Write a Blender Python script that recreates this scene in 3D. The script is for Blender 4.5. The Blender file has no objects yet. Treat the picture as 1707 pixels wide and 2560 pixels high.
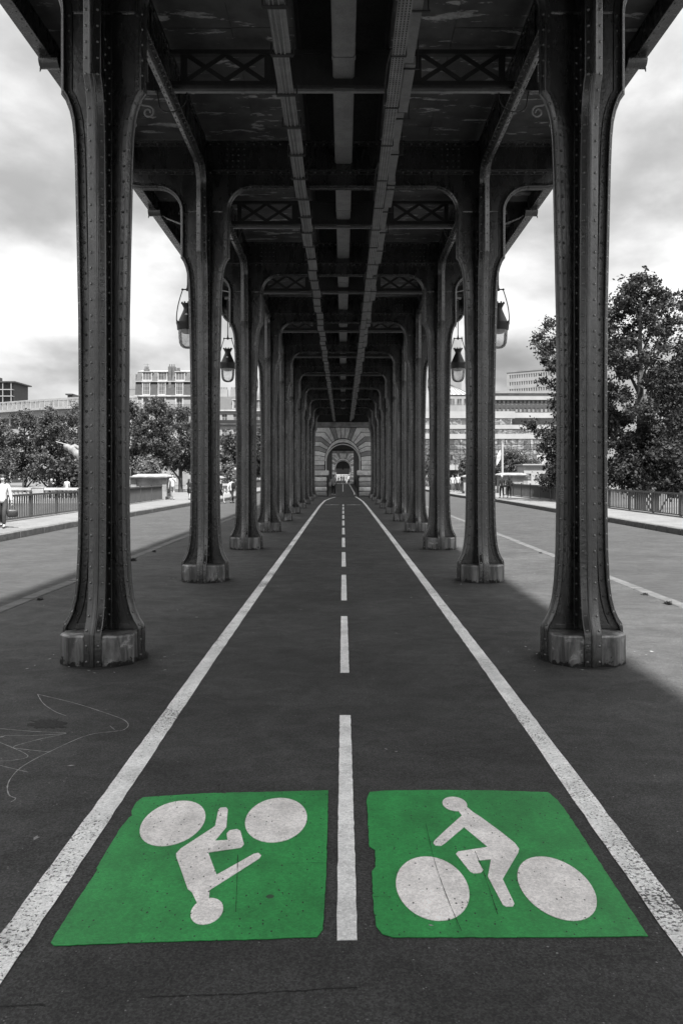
import bpy, bmesh, math, random
import numpy as np
from mathutils import Vector, Matrix
from math import sin, cos, pi, radians, sqrt, atan2

random.seed(7)
rng = np.random.default_rng(11)
S = bpy.context.scene
COL = S.collection

# ------------------------------------------------------------------ camera
CAMZ = 1.886
FPX = 1991.0            # focal length in photo pixels (28 mm on 36 mm / 2560 px)
VX, VY = 857.0, 1185.0  # vanishing point in photo pixels
cam = bpy.data.cameras.new('camera')
cam.lens = 28.0
cam.sensor_fit = 'VERTICAL'
cam.sensor_height = 36.0
cam.sensor_width = 24.0
cam.shift_x = -(VX - 853.5) / 2560.0
cam.shift_y = -(1280.0 - VY) / 2560.0
cam.clip_start = 0.05
cam.clip_end = 6000
camo = bpy.data.objects.new('camera', cam)
camo.location = (0, 0, CAMZ)
camo.rotation_euler = (radians(90), 0, 0)
COL.objects.link(camo)
S.camera = camo

# ------------------------------------------------------------------ sun direction and sky
SUN_D = Vector((-0.157, 0.5, -1.0))        # the way the light travels
SUN_EL = math.atan2(1.0, sqrt(0.157 ** 2 + 0.5 ** 2))
SUN_ROT = math.atan2(0.157, -0.5)
sun = bpy.data.lights.new('sun', 'SUN')
sun.energy = 3.4
sun.angle = radians(2.0)
sun.color = (1.0, 0.995, 0.985)
suno = bpy.data.objects.new('sun', sun)
suno.rotation_euler = SUN_D.to_track_quat('-Z', 'Y').to_euler()
suno.location = (0, -40, 80)
COL.objects.link(suno)

S.view_settings.view_transform = 'Standard'
S.view_settings.look = 'None'
S.view_settings.gamma = 1.0
S.view_settings.use_curve_mapping = False
S.view_settings.exposure = 2.0


class NT:
    """small node-tree helper"""
    def __init__(self, nt):
        self.nt = nt
    def n(self, t, **kw):
        nd = self.nt.nodes.new(t)
        for k, v in kw.items():
            if k == 'inp':
                for kk, vv in v.items():
                    self.set(nd.inputs[kk], vv)
            else:
                setattr(nd, k, v)
        return nd
    def set(self, sock, v):
        if isinstance(v, bpy.types.NodeSocket):
            self.nt.links.new(v, sock)
        elif isinstance(v, bpy.types.Node):
            self.nt.links.new(v.outputs[0], sock)
        else:
            sock.default_value = v
    def math(self, op, a, b=None, c=None, clamp=False):
        nd = self.nt.nodes.new('ShaderNodeMath')
        nd.operation = op
        nd.use_clamp = clamp
        self.set(nd.inputs[0], a)
        if b is not None:
            self.set(nd.inputs[1], b)
        if c is not None:
            self.set(nd.inputs[2], c)
        return nd.outputs[0]
    def noise(self, vec, scale, detail=4, rough=0.55, dist=0.0):
        nd = self.nt.nodes.new('ShaderNodeTexNoise')
        self.set(nd.inputs['Vector'], vec)
        nd.inputs['Scale'].default_value = scale
        nd.inputs['Detail'].default_value = detail
        nd.inputs['Roughness'].default_value = rough
        nd.inputs['Distortion'].default_value = dist
        return nd.outputs['Fac']
    def ramp(self, fac, a, b, lo=0.0, hi=1.0):
        nd = self.nt.nodes.new('ShaderNodeMapRange')
        nd.interpolation_type = 'SMOOTHSTEP'
        self.set(nd.inputs['Value'], fac)
        nd.inputs['From Min'].default_value = a
        nd.inputs['From Max'].default_value = b
        nd.inputs['To Min'].default_value = lo
        nd.inputs['To Max'].default_value = hi
        return nd.outputs[0]
    def mix(self, fac, a, b):
        nd = self.nt.nodes.new('ShaderNodeMix')
        nd.data_type = 'RGBA'
        self.set(nd.inputs[0], fac)
        self.set(nd.inputs[6], a)
        self.set(nd.inputs[7], b)
        return nd.outputs[2]
    def scale_vec(self, vec, s):
        nd = self.nt.nodes.new('ShaderNodeMapping')
        self.set(nd.inputs['Vector'], vec)
        nd.inputs['Scale'].default_value = s
        return nd.outputs[0]


def g(v):
    return (v, v, v, 1.0)


W = bpy.data.worlds.new('World')
S.world = W
W.use_nodes = True
wt = NT(W.node_tree)
W.node_tree.nodes.clear()
sky = wt.n('ShaderNodeTexSky', sky_type='NISHITA')
sky.sun_disc = False
sky.sun_elevation = SUN_EL
sky.sun_rotation = SUN_ROT
bw = wt.n('ShaderNodeRGBToBW', inp={0: sky.outputs[0]})
tc = wt.n('ShaderNodeTexCoord')
sep = wt.n('ShaderNodeSeparateXYZ', inp={0: tc.outputs['Generated']})
zc = wt.math('MAXIMUM', sep.outputs[2], 0.0)
den = wt.math('ADD', zc, 0.16)
cu = wt.math('DIVIDE', sep.outputs[0], den)
cv = wt.math('DIVIDE', sep.outputs[1], den)
cvec = wt.n('ShaderNodeCombineXYZ', inp={0: cu, 1: cv, 2: 3.7}).outputs[0]
big = wt.noise(wt.scale_vec(cvec, (1.0, 0.8, 1.0)), 0.85, 3, 0.5, 0.2)
mid = wt.noise(wt.scale_vec(cvec, (1.0, 0.75, 1.0)), 1.7, 8, 0.5, 0.2)
fine = wt.noise(wt.scale_vec(tc.outputs['Generated'], (1.0, 1.0, 1.7)), 5.0, 9, 0.54, 0.15)
dens = wt.math('ADD', wt.math('MULTIPLY', big, 0.44), wt.math('ADD', wt.math('MULTIPLY', mid, 0.30), wt.math('MULTIPLY', fine, 0.26)))
shade = wt.ramp(dens, 0.37, 0.60, 0.76, 0.24)      # thick cloud bellies are greyer
grad = wt.math('ADD', 0.50, wt.math('MULTIPLY', zc, 1.45))           # an overcast sky brightens to the zenith
cloud = wt.math('MULTIPLY', wt.math('MULTIPLY', shade, grad), 5.5)
gapm = wt.ramp(dens, 0.36, 0.44, 0.5, 0.0)
skyv = wt.math('MULTIPLY', bw.outputs[0], 1.0)
mixv = wt.math('ADD', wt.math('MULTIPLY', skyv, gapm), wt.math('MULTIPLY', cloud, wt.math('SUBTRACT', 1.0, gapm)))
bgn = wt.n('ShaderNodeBackground', inp={0: mixv, 1: 0.1})
wo = wt.n('ShaderNodeOutputWorld', inp={0: bgn.outputs[0]})

# ------------------------------------------------------------------ pixel helpers
def G(px, py, z=0.0):
    """photo pixel -> point on a horizontal plane"""
    Y = (CAMZ - z) * FPX / (py - VY)
    return ((px - VX) * Y / FPX, Y)

def P(px, py, Y):
    """photo pixel + distance -> x, z"""
    return ((px - VX) * Y / FPX, CAMZ - (py - VY) * Y / FPX)

# ------------------------------------------------------------------ materials
MATS = {}
def new_mat(name):
    m = bpy.data.materials.new(name)
    m.use_nodes = True
    m.node_tree.nodes.clear()
    t = NT(m.node_tree)
    out = t.n('ShaderNodeOutputMaterial')
    bs = t.n('ShaderNodeBsdfPrincipled')
    t.nt.links.new(bs.outputs[0], out.inputs[0])
    MATS[name] = m
    return m, t, bs, out

def pos_of(t):
    return t.n('ShaderNodeNewGeometry').outputs['Position']

def add_bump(t, bs, h, strength, dist=0.01):
    b = t.n('ShaderNodeBump')
    b.inputs['Strength'].default_value = strength
    b.inputs['Distance'].default_value = dist
    t.set(b.inputs['Height'], h)
    t.set(bs.inputs['Normal'], b.outputs[0])

def plain(name, base, rough=0.6, var=0.25, scale=2.0, bump=0.0, bscale=80, spec=0.4, metal=0.0, stretch=None):
    m, t, bs, out = new_mat(name)
    p = pos_of(t)
    if stretch:
        p = t.scale_vec(p, stretch)
    n1 = t.noise(p, scale, 6, 0.6)
    n2 = t.noise(p, scale * 9, 3, 0.5)
    f = t.math('ADD', t.math('MULTIPLY', n1, 0.7), t.math('MULTIPLY', n2, 0.3))
    k = t.ramp(f, 0.3, 0.7, 1 - var, 1 + var)
    if isinstance(base, (int, float)):
        base = (base, base, base)
    mul = t.n('ShaderNodeVectorMath', operation='SCALE')
    mul.inputs[0].default_value = base
    t.set(mul.inputs['Scale'], k)
    t.set(bs.inputs['Base Color'], mul.outputs[0])
    t.set(bs.inputs['Roughness'], t.ramp(n2, 0.3, 0.7, max(rough - 0.1, 0.02), min(rough + 0.1, 1)))
    bs.inputs['Specular IOR Level'].default_value = spec
    bs.inputs['Metallic'].default_value = metal
    if bump:
        add_bump(t, bs, t.noise(p, bscale, 3, 0.6), bump)
    return m

def metal_paint(name, base, rough=0.42, chips=0.5, metal=0.0, bevel=0.0):
    """thick riveted-iron paint: brush relief, grime, runs and chips"""
    m, t, bs, out = new_mat(name)
    p = pos_of(t)
    n1 = t.noise(p, 1.3, 5, 0.6)
    runs = t.noise(t.scale_vec(p, (6, 6, 1.6)), 1.0, 6, 0.65, 0.5)
    fine = t.noise(p, 38, 4, 0.6)
    chip = t.noise(p, 17, 6, 0.7)
    k = t.math('MULTIPLY', t.ramp(n1, 0.25, 0.75, 0.87, 1.12), t.ramp(runs, 0.35, 0.75, 1.04, 0.86))
    k = t.math('MULTIPLY', k, t.ramp(fine, 0.3, 0.7, 0.93, 1.07))
    mul = t.n('ShaderNodeVectorMath', operation='SCALE')
    mul.inputs[0].default_value = (base, base, base)
    t.set(mul.inputs['Scale'], k)
    c = t.mix(t.ramp(chip, 0.70, 0.74, 0, chips), mul.outputs[0], g(base * 0.22))
    t.set(bs.inputs['Base Color'], c)
    t.set(bs.inputs['Roughness'], t.ramp(runs, 0.3, 0.7, rough, rough + 0.16))
    bs.inputs['Specular IOR Level'].default_value = 0.5
    bs.inputs['Metallic'].default_value = metal
    h = t.math('ADD', t.math('MULTIPLY', t.noise(p, 25, 4, 0.5), 1.0), t.math('MULTIPLY', t.noise(p, 140, 3, 0.6), 0.25))
    add_bump(t, bs, h, 0.22, 0.01)
    if bevel:
        bv = t.n('ShaderNodeBevel', samples=4)
        bv.inputs['Radius'].default_value = bevel
        bn = bs.inputs['Normal'].links[0].from_node
        t.set(bn.inputs['Normal'], bv.outputs[0])
    return m

def ceiling_paint(name, base, light):
    """deck underside: dark grimy paint with peeled pale patches running across"""
    m, t, bs, out = new_mat(name)
    p = pos_of(t)
    st = t.scale_vec(p, (1.1, 3.6, 1.0))
    peel = t.noise(st, 1.5, 9, 0.64, 0.3)
    mask = t.ramp(peel, 0.575, 0.61, 0, 1)
    grime = t.noise(p, 2.2, 6, 0.6)
    k = t.ramp(grime, 0.3, 0.7, 0.65, 1.3)
    a = t.n('ShaderNodeVectorMath', operation='SCALE')
    a.inputs[0].default_value = (base,) * 3
    t.set(a.inputs['Scale'], k)
    b = t.n('ShaderNodeVectorMath', operation='SCALE')
    b.inputs[0].default_value = (light,) * 3
    t.set(b.inputs['Scale'], t.ramp(t.noise(p, 9, 5, 0.7), 0.3, 0.7, 0.6, 1.25))
    t.set(bs.inputs['Base Color'], t.mix(mask, a.outputs[0], b.outputs[0]))
    bs.inputs['Roughness'].default_value = 0.7
    add_bump(t, bs, t.math('ADD', mask, t.noise(p, 40, 3, 0.6)), 0.25, 0.006)
    return m

def asphalt(name, base, speck=0.5, patch=0.3):
    m, t, bs, out = new_mat(name)
    p = pos_of(t)
    fine = t.noise(p, 120, 4, 0.75)
    agg = t.n('ShaderNodeTexVoronoi', inp={'Vector': p, 'Scale': 95.0})
    aggc = t.n('ShaderNodeSeparateColor', inp={0: agg.outputs['Color']})
    agg2 = t.n('ShaderNodeTexVoronoi', inp={'Vector': t.scale_vec(p, (1, 1, 0)), 'Scale': 38.0})
    agg2c = t.n('ShaderNodeSeparateColor', inp={0: agg2.outputs['Color']})
    big = t.noise(p, 0.7, 5, 0.6)
    mid = t.noise(t.scale_vec(p, (1.0, 1.3, 1.0)), 3.0, 7, 0.68, 0.8)
    sweep = t.noise(t.scale_vec(p, (0.8, 3.0, 1.0)), 1.4, 6, 0.65)
    k = t.math('MULTIPLY', t.ramp(big, 0.3, 0.7, 1 - patch, 1 + patch), t.ramp(mid, 0.3, 0.72, 1.10, 0.86))
    k = t.math('MULTIPLY', k, t.ramp(sweep, 0.35, 0.75, 0.95, 1.10))
    k = t.math('MULTIPLY', k, t.ramp(fine, 0.2, 0.8, 1 - 0.9 * speck, 1 + 1.0 * speck))
    k = t.math('MULTIPLY', k, t.ramp(aggc.outputs[2], 0.0, 1.0, 1 - 0.5 * speck, 1 + 0.5 * speck))
    wht = t.math('MULTIPLY', t.ramp(aggc.outputs[0], 0.97, 1.0, 0.0, 5.0 * speck), t.ramp(agg.outputs['Distance'], 0.4, 0.2))
    wh2 = t.math('MULTIPLY', t.ramp(agg2c.outputs[0], 0.985, 0.99, 0.0, 6.0 * speck), t.ramp(agg2.outputs['Distance'], 0.22, 0.14))
    k = t.math('ADD', k, t.math('ADD', wht, wh2))
    gum = t.n('ShaderNodeTexVoronoi', inp={'Vector': t.scale_vec(p, (1, 1, 0.0)), 'Scale': 2.6})
    gumc = t.n('ShaderNodeSeparateColor', inp={0: gum.outputs['Color']})
    gm = t.math('MULTIPLY', t.ramp(gum.outputs['Distance'], 0.045, 0.028, 0, 1), t.ramp(gumc.outputs[1], 0.5, 0.55, 0, 1))
    k = t.math('ADD', k, t.math('MULTIPLY', gm, t.ramp(gumc.outputs[2], 0.3, 0.7, -0.45, 0.9)))
    mul = t.n('ShaderNodeVectorMath', operation='SCALE')
    mul.inputs[0].default_value = (base,) * 3
    t.set(mul.inputs['Scale'], t.math('MAXIMUM', k, 0.15))
    t.set(bs.inputs['Base Color'], mul.outputs[0])
    t.set(bs.inputs['Roughness'], t.ramp(mid, 0.3, 0.7, 0.72, 0.9))
    bs.inputs['Specular IOR Level'].default_value = 0.3
    add_bump(t, bs, t.math('ADD', fine, t.math('MULTIPLY', aggc.outputs[1], 0.5)), 0.6, 0.006)
    return m

def road_paint(name, col, under, wear=0.5, pits=0.0, scl=36):
    """thermoplastic marking: worn through to asphalt in flakes, pitted, tyre dirt"""
    m, t, bs, out = new_mat(name)
    p = pos_of(t)
    flake = t.noise(t.scale_vec(p, (1.0, 1.0, 1.0)), scl, 8, 0.7, 0.2)
    zone = t.noise(p, 0.9, 4, 0.6)
    th = t.math('ADD', flake, t.math('MULTIPLY', t.math('SUBTRACT', zone, 0.5), 0.55))
    worn = t.ramp(th, 0.60 - 0.16 * (wear - 0.5), 0.645 - 0.16 * (wear - 0.5), 0, min(wear * 1.6, 1))
    grain = t.ramp(t.noise(p, 130, 4, 0.75), 0.2, 0.8, 0.72, 1.2)
    dirt = t.ramp(t.noise(p, 4.5, 6, 0.65), 0.35, 0.75, 1.07, 0.82)
    mul = t.n('ShaderNodeVectorMath', operation='SCALE')
    mul.inputs[0].default_value = col
    blot = t.ramp(t.noise(p, 1.7, 6, 0.7, 0.6), 0.3, 0.7, 0.86, 1.12)
    track = t.ramp(t.noise(t.scale_vec(p, (7.0, 0.5, 1.0)), 1.0, 4, 0.6, 0.3), 0.35, 0.7, 1.04, 0.90)
    stone_ = t.n('ShaderNodeTexVoronoi', inp={'Vector': p, 'Scale': 85.0})
    st2 = t.n('ShaderNodeSeparateColor', inp={0: stone_.outputs['Color']})
    blot = t.math('MULTIPLY', blot, t.ramp(st2.outputs[0], 0.0, 1.0, 0.88, 1.1))
    t.set(mul.inputs['Scale'], t.math('MULTIPLY', t.math('MULTIPLY', grain, dirt), t.math('MULTIPLY', blot, track)))
    c = t.mix(worn, mul.outputs[0], g(under))
    if pits:
        v = t.n('ShaderNodeTexVoronoi', inp={'Vector': t.scale_vec(p, (1, 0.6, 0)), 'Scale': 42.0})
        vc = t.n('ShaderNodeSeparateColor', inp={0: v.outputs['Color']})
        dn = t.noise(p, 2.6, 3, 0.6)
        pm = t.math('MULTIPLY', t.ramp(t.math('ADD', v.outputs['Distance'], t.math('MULTIPLY', t.noise(p, 90, 2, 0.6), 0.2)), 0.31, 0.22, 0, 1),
                    t.ramp(t.math('ADD', vc.outputs[0], t.math('MULTIPLY', dn, 1.1)), 1.13, 1.17, 0, 1))
        c = t.mix(t.math('MULTIPLY', pm, pits), c, g(0.012))
        sp = t.n('ShaderNodeTexVoronoi', inp={'Vector': t.scale_vec(p, (1, 1, 0)), 'Scale': 4.2})
        sc_ = t.n('ShaderNodeSeparateColor', inp={0: sp.outputs['Color']})
        gm = t.math('MULTIPLY', t.ramp(sp.outputs['Distance'], 0.09, 0.06, 0, 1), t.ramp(sc_.outputs[1], 0.72, 0.75, 0, 0.8))
        c = t.mix(gm, c, g(0.035))
    t.set(bs.inputs['Base Color'], c)
    bs.inputs['Roughness'].default_value = 0.62
    add_bump(t, bs, t.math('ADD', t.noise(p, 180, 3, 0.7), worn), 0.3, 0.003)
    return m

metal_paint('iron', 0.125, 0.19, 0.3, 0.95, 0.012)
metal_paint('rivet_iron_glint', 0.21, 0.25, 0.2, 0.9)  # same paint as the plates, made paler: highlights on the heads put into the colour
metal_paint('iron_dark', 0.035, 0.45)
metal_paint('tray_metal', 0.27, 0.45, 0.3)
def plinth_paint():
    """old paint on the column feet: rubbed pale patches, streaks, splashes of dirt"""
    m, t, bs, out = new_mat('plinth_iron')
    p = pos_of(t)
    streak = t.noise(t.scale_vec(p, (9, 9, 1.3)), 1.0, 6, 0.65, 0.4)
    rub = t.noise(p, 5.0, 7, 0.7, 0.6)
    spl = t.noise(p, 14, 6, 0.7, 0.3)
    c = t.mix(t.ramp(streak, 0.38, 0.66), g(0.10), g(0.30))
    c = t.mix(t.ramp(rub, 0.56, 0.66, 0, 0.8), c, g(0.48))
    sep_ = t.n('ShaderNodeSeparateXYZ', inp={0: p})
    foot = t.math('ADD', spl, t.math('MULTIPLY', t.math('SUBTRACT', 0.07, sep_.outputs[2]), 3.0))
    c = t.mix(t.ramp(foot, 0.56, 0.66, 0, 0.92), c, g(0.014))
    t.set(bs.inputs['Base Color'], c)
    bs.inputs['Metallic'].default_value = 0.6
    t.set(bs.inputs['Roughness'], t.ramp(rub, 0.3, 0.7, 0.28, 0.55))
    bmp = t.n('ShaderNodeBump')
    bmp.inputs['Strength'].default_value = 0.4
    bmp.inputs['Distance'].default_value = 0.012
    t.set(bmp.inputs['Height'], t.math('ADD', rub, t.math('MULTIPLY', spl, 0.5)))
    bv = t.n('ShaderNodeBevel', samples=4)
    bv.inputs['Radius'].default_value = 0.016
    t.set(bmp.inputs['Normal'], bv.outputs[0])
    t.set(bs.inputs['Normal'], bmp.outputs[0])
plinth_paint()
ceiling_paint('deck_under', 0.095, 0.42)
plain('recess', 0.02, 0.8, 0.3)
asphalt('path_asphalt', 0.047, 0.62, 0.24)
asphalt('road_asphalt', 0.040, 0.4, 0.16)
asphalt('pavement', 0.135, 0.12, 0.12)
plain('granite', 0.16, 0.75, 0.3, 5.0, 0.3, 120)
plain('granite_worn', 0.085, 0.8, 0.35, 5.0, 0.3, 120)
plain('stone', 0.70, 0.85, 0.38, 1.6, 0.4, 30)
plain('stone_dark', 0.26, 0.9, 0.45, 1.8, 0.4, 30)
plain('stone_ped', 0.20, 0.85, 0.4, 2.2, 0.3, 30)
plain('stone_light', 0.32, 0.8, 0.3, 1.2, 0.3, 30)
plain('joint', 0.03, 0.95, 0.2)
road_paint('line_white', (0.86, 0.86, 0.86), 0.06, 0.7, 0.0, 62)
road_paint('dash_white', (0.88, 0.88, 0.88), 0.09, 0.12, 0.25)
road_paint('panel_green', (0.028, 0.29, 0.072), 0.05, 0.10, 0.9, 14)
road_paint('figure_white', (0.89, 0.86, 0.85), 0.10, 0.08, 0.9, 20)
plain('chalk', 0.30, 0.9, 0.4, 30)
plain('tar', 0.010, 0.8, 0.3, 6)
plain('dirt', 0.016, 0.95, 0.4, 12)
metal_paint('rail_paint', 0.05, 0.4)
metal_paint('lamp_black', 0.016, 0.4, 0.2)
plain('lamp_inner', 0.5, 0.5, 0.1)
plain('bark', 0.07, 0.95, 0.4, 4.0, 0.8, 30, stretch=(3, 3, 0.6))
plain('skin', 0.36, 0.55, 0.1)
plain('cloth_white', 0.46, 0.85, 0.1, 6)
plain('cloth_pale', 0.42, 0.85, 0.15, 6)
plain('cloth_grey', 0.13, 0.85, 0.2, 6)
plain('cloth_dark', 0.03, 0.85, 0.25, 6)
plain('cloth_black', 0.012, 0.85, 0.25, 6)
plain('hair_dark', 0.015, 0.5, 0.3, 20)
plain('hair_fair', 0.35, 0.5, 0.3, 20)
plain('leather', 0.03, 0.45, 0.3, 10)
plain('render_white', 0.27, 0.8, 0.10, 0.4)
plain('render_pale', 0.22, 0.85, 0.14, 0.4)
plain('concrete', 0.20, 0.9, 0.16, 0.25)
plain('haussmann', 0.22, 0.85, 0.18, 0.5)
plain('slate', 0.035, 0.55, 0.3, 2.0)
plain('zinc', 0.26, 0.5, 0.12, 1.0)
plain('brick_chimney', 0.10, 0.9, 0.3, 4.0)
plain('cladding_dark', 0.045, 0.6, 0.2, 1.0)
plain('frame_white', 0.32, 0.6, 0.05, 1.0)
plain('attic_glass', 0.17, 0.3, 0.2, 0.6)
plain('earth', 0.10, 0.95, 0.35, 0.3)

def glass_dark(name, base, refl):
    m, t, bs, out = new_mat(name)
    p = pos_of(t)
    n = t.noise(p, 0.6, 2, 0.5)
    t.set(bs.inputs['Base Color'], t.mix(t.ramp(n, 0.35, 0.65), g(base), g(base * 2.2)))
    bs.inputs['Roughness'].default_value = 0.06
    bs.inputs['Specular IOR Level'].default_value = refl
    add_bump(t, bs, t.noise(p, 0.9, 2, 0.5), 0.25, 0.25)
    return m
glass_dark('window_glass', 0.05, 0.6)
glass_dark('mirror_glass', 0.10, 1.0)
def mirror_facade():
    m, t, bs, out = new_mat('curtain_glass')
    p = pos_of(t)
    bs.inputs['Base Color'].default_value = g(0.55)
    bs.inputs['Metallic'].default_value = 1.0
    bs.inputs['Roughness'].default_value = 0.03
    add_bump(t, bs, t.noise(p, 0.5, 1, 0.4, 1.2), 0.35, 0.5)
mirror_facade()

def lamp_glass():
    m, t, bs, out = new_mat('lamp_glass')
    tr = t.n('ShaderNodeBsdfTransparent', inp={0: g(0.90)})
    gl = t.n('ShaderNodeBsdfGlossy', inp={0: g(0.9), 'Roughness': 0.05})
    df = t.n('ShaderNodeBsdfDiffuse', inp={0: g(0.6)})
    fr = t.n('ShaderNodeFresnel', inp={0: 1.5})
    a = t.n('ShaderNodeMixShader', inp={0: fr.outputs[0], 1: tr.outputs[0], 2: gl.outputs[0]})
    p = pos_of(t)
    haze = t.ramp(t.noise(p, 5, 4, 0.6), 0.4, 0.7, 0.05, 0.4)
    b = t.n('ShaderNodeMixShader', inp={0: haze, 1: a.outputs[0], 2: df.outputs[0]})
    t.nt.links.new(b.outputs[0], out.inputs[0])
lamp_glass()

def leaf_mat(name, lo, hi):
    m, t, bs, out = new_mat(name)
    geo = t.n('ShaderNodeNewGeometry')
    c = t.mix(geo.outputs['Random Per Island'], g(lo), g(hi))
    df = t.n('ShaderNodeBsdfPrincipled', inp={'Base Color': c, 'Roughness': 0.6, 'Specular IOR Level': 0.25})
    tl = t.n('ShaderNodeBsdfTranslucent', inp={0: c})
    mx = t.n('ShaderNodeMixShader', inp={0: 0.28, 1: df.outputs[0], 2: tl.outputs[0]})
    t.nt.links.new(mx.outputs[0], out.inputs[0])
leaf_mat('leaf_dark', 0.016, 0.06)
leaf_mat('leaf_mid', 0.035, 0.10)
leaf_mat('leaf_light', 0.07, 0.17)

def water_mat():
    m, t, bs, out = new_mat('water')
    bs.inputs['Base Color'].default_value = g(0.05)
    bs.inputs['Roughness'].default_value = 0.08
    p = pos_of(t)
    add_bump(t, bs, t.noise(p, 1.2, 4, 0.6), 0.5, 0.1)
water_mat()

def perf_mat():
    """galvanised tray with punched slots"""
    m, t, bs, out = new_mat('perforated')
    p = pos_of(t)
    sp = t.n('ShaderNodeSeparateXYZ', inp={0: p})
    fx = t.math('FRACT', t.math('MULTIPLY', sp.outputs[0], 26.0))
    fy = t.math('FRACT', t.math('MULTIPLY', sp.outputs[1], 21.0))
    ax = t.ramp(t.math('ABSOLUTE', t.math('SUBTRACT', fx, 0.5)), 0.22, 0.16)
    ay = t.ramp(t.math('ABSOLUTE', t.math('SUBTRACT', fy, 0.5)), 0.36, 0.30)
    hole = t.math('MULTIPLY', ax, ay)
    n = t.ramp(t.noise(p, 6, 4, 0.6), 0.3, 0.7, 0.20, 0.32)
    t.set(bs.inputs['Base Color'], t.mix(hole, n, g(0.01)))
    bs.inputs['Roughness'].default_value = 0.5
perf_mat()

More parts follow.
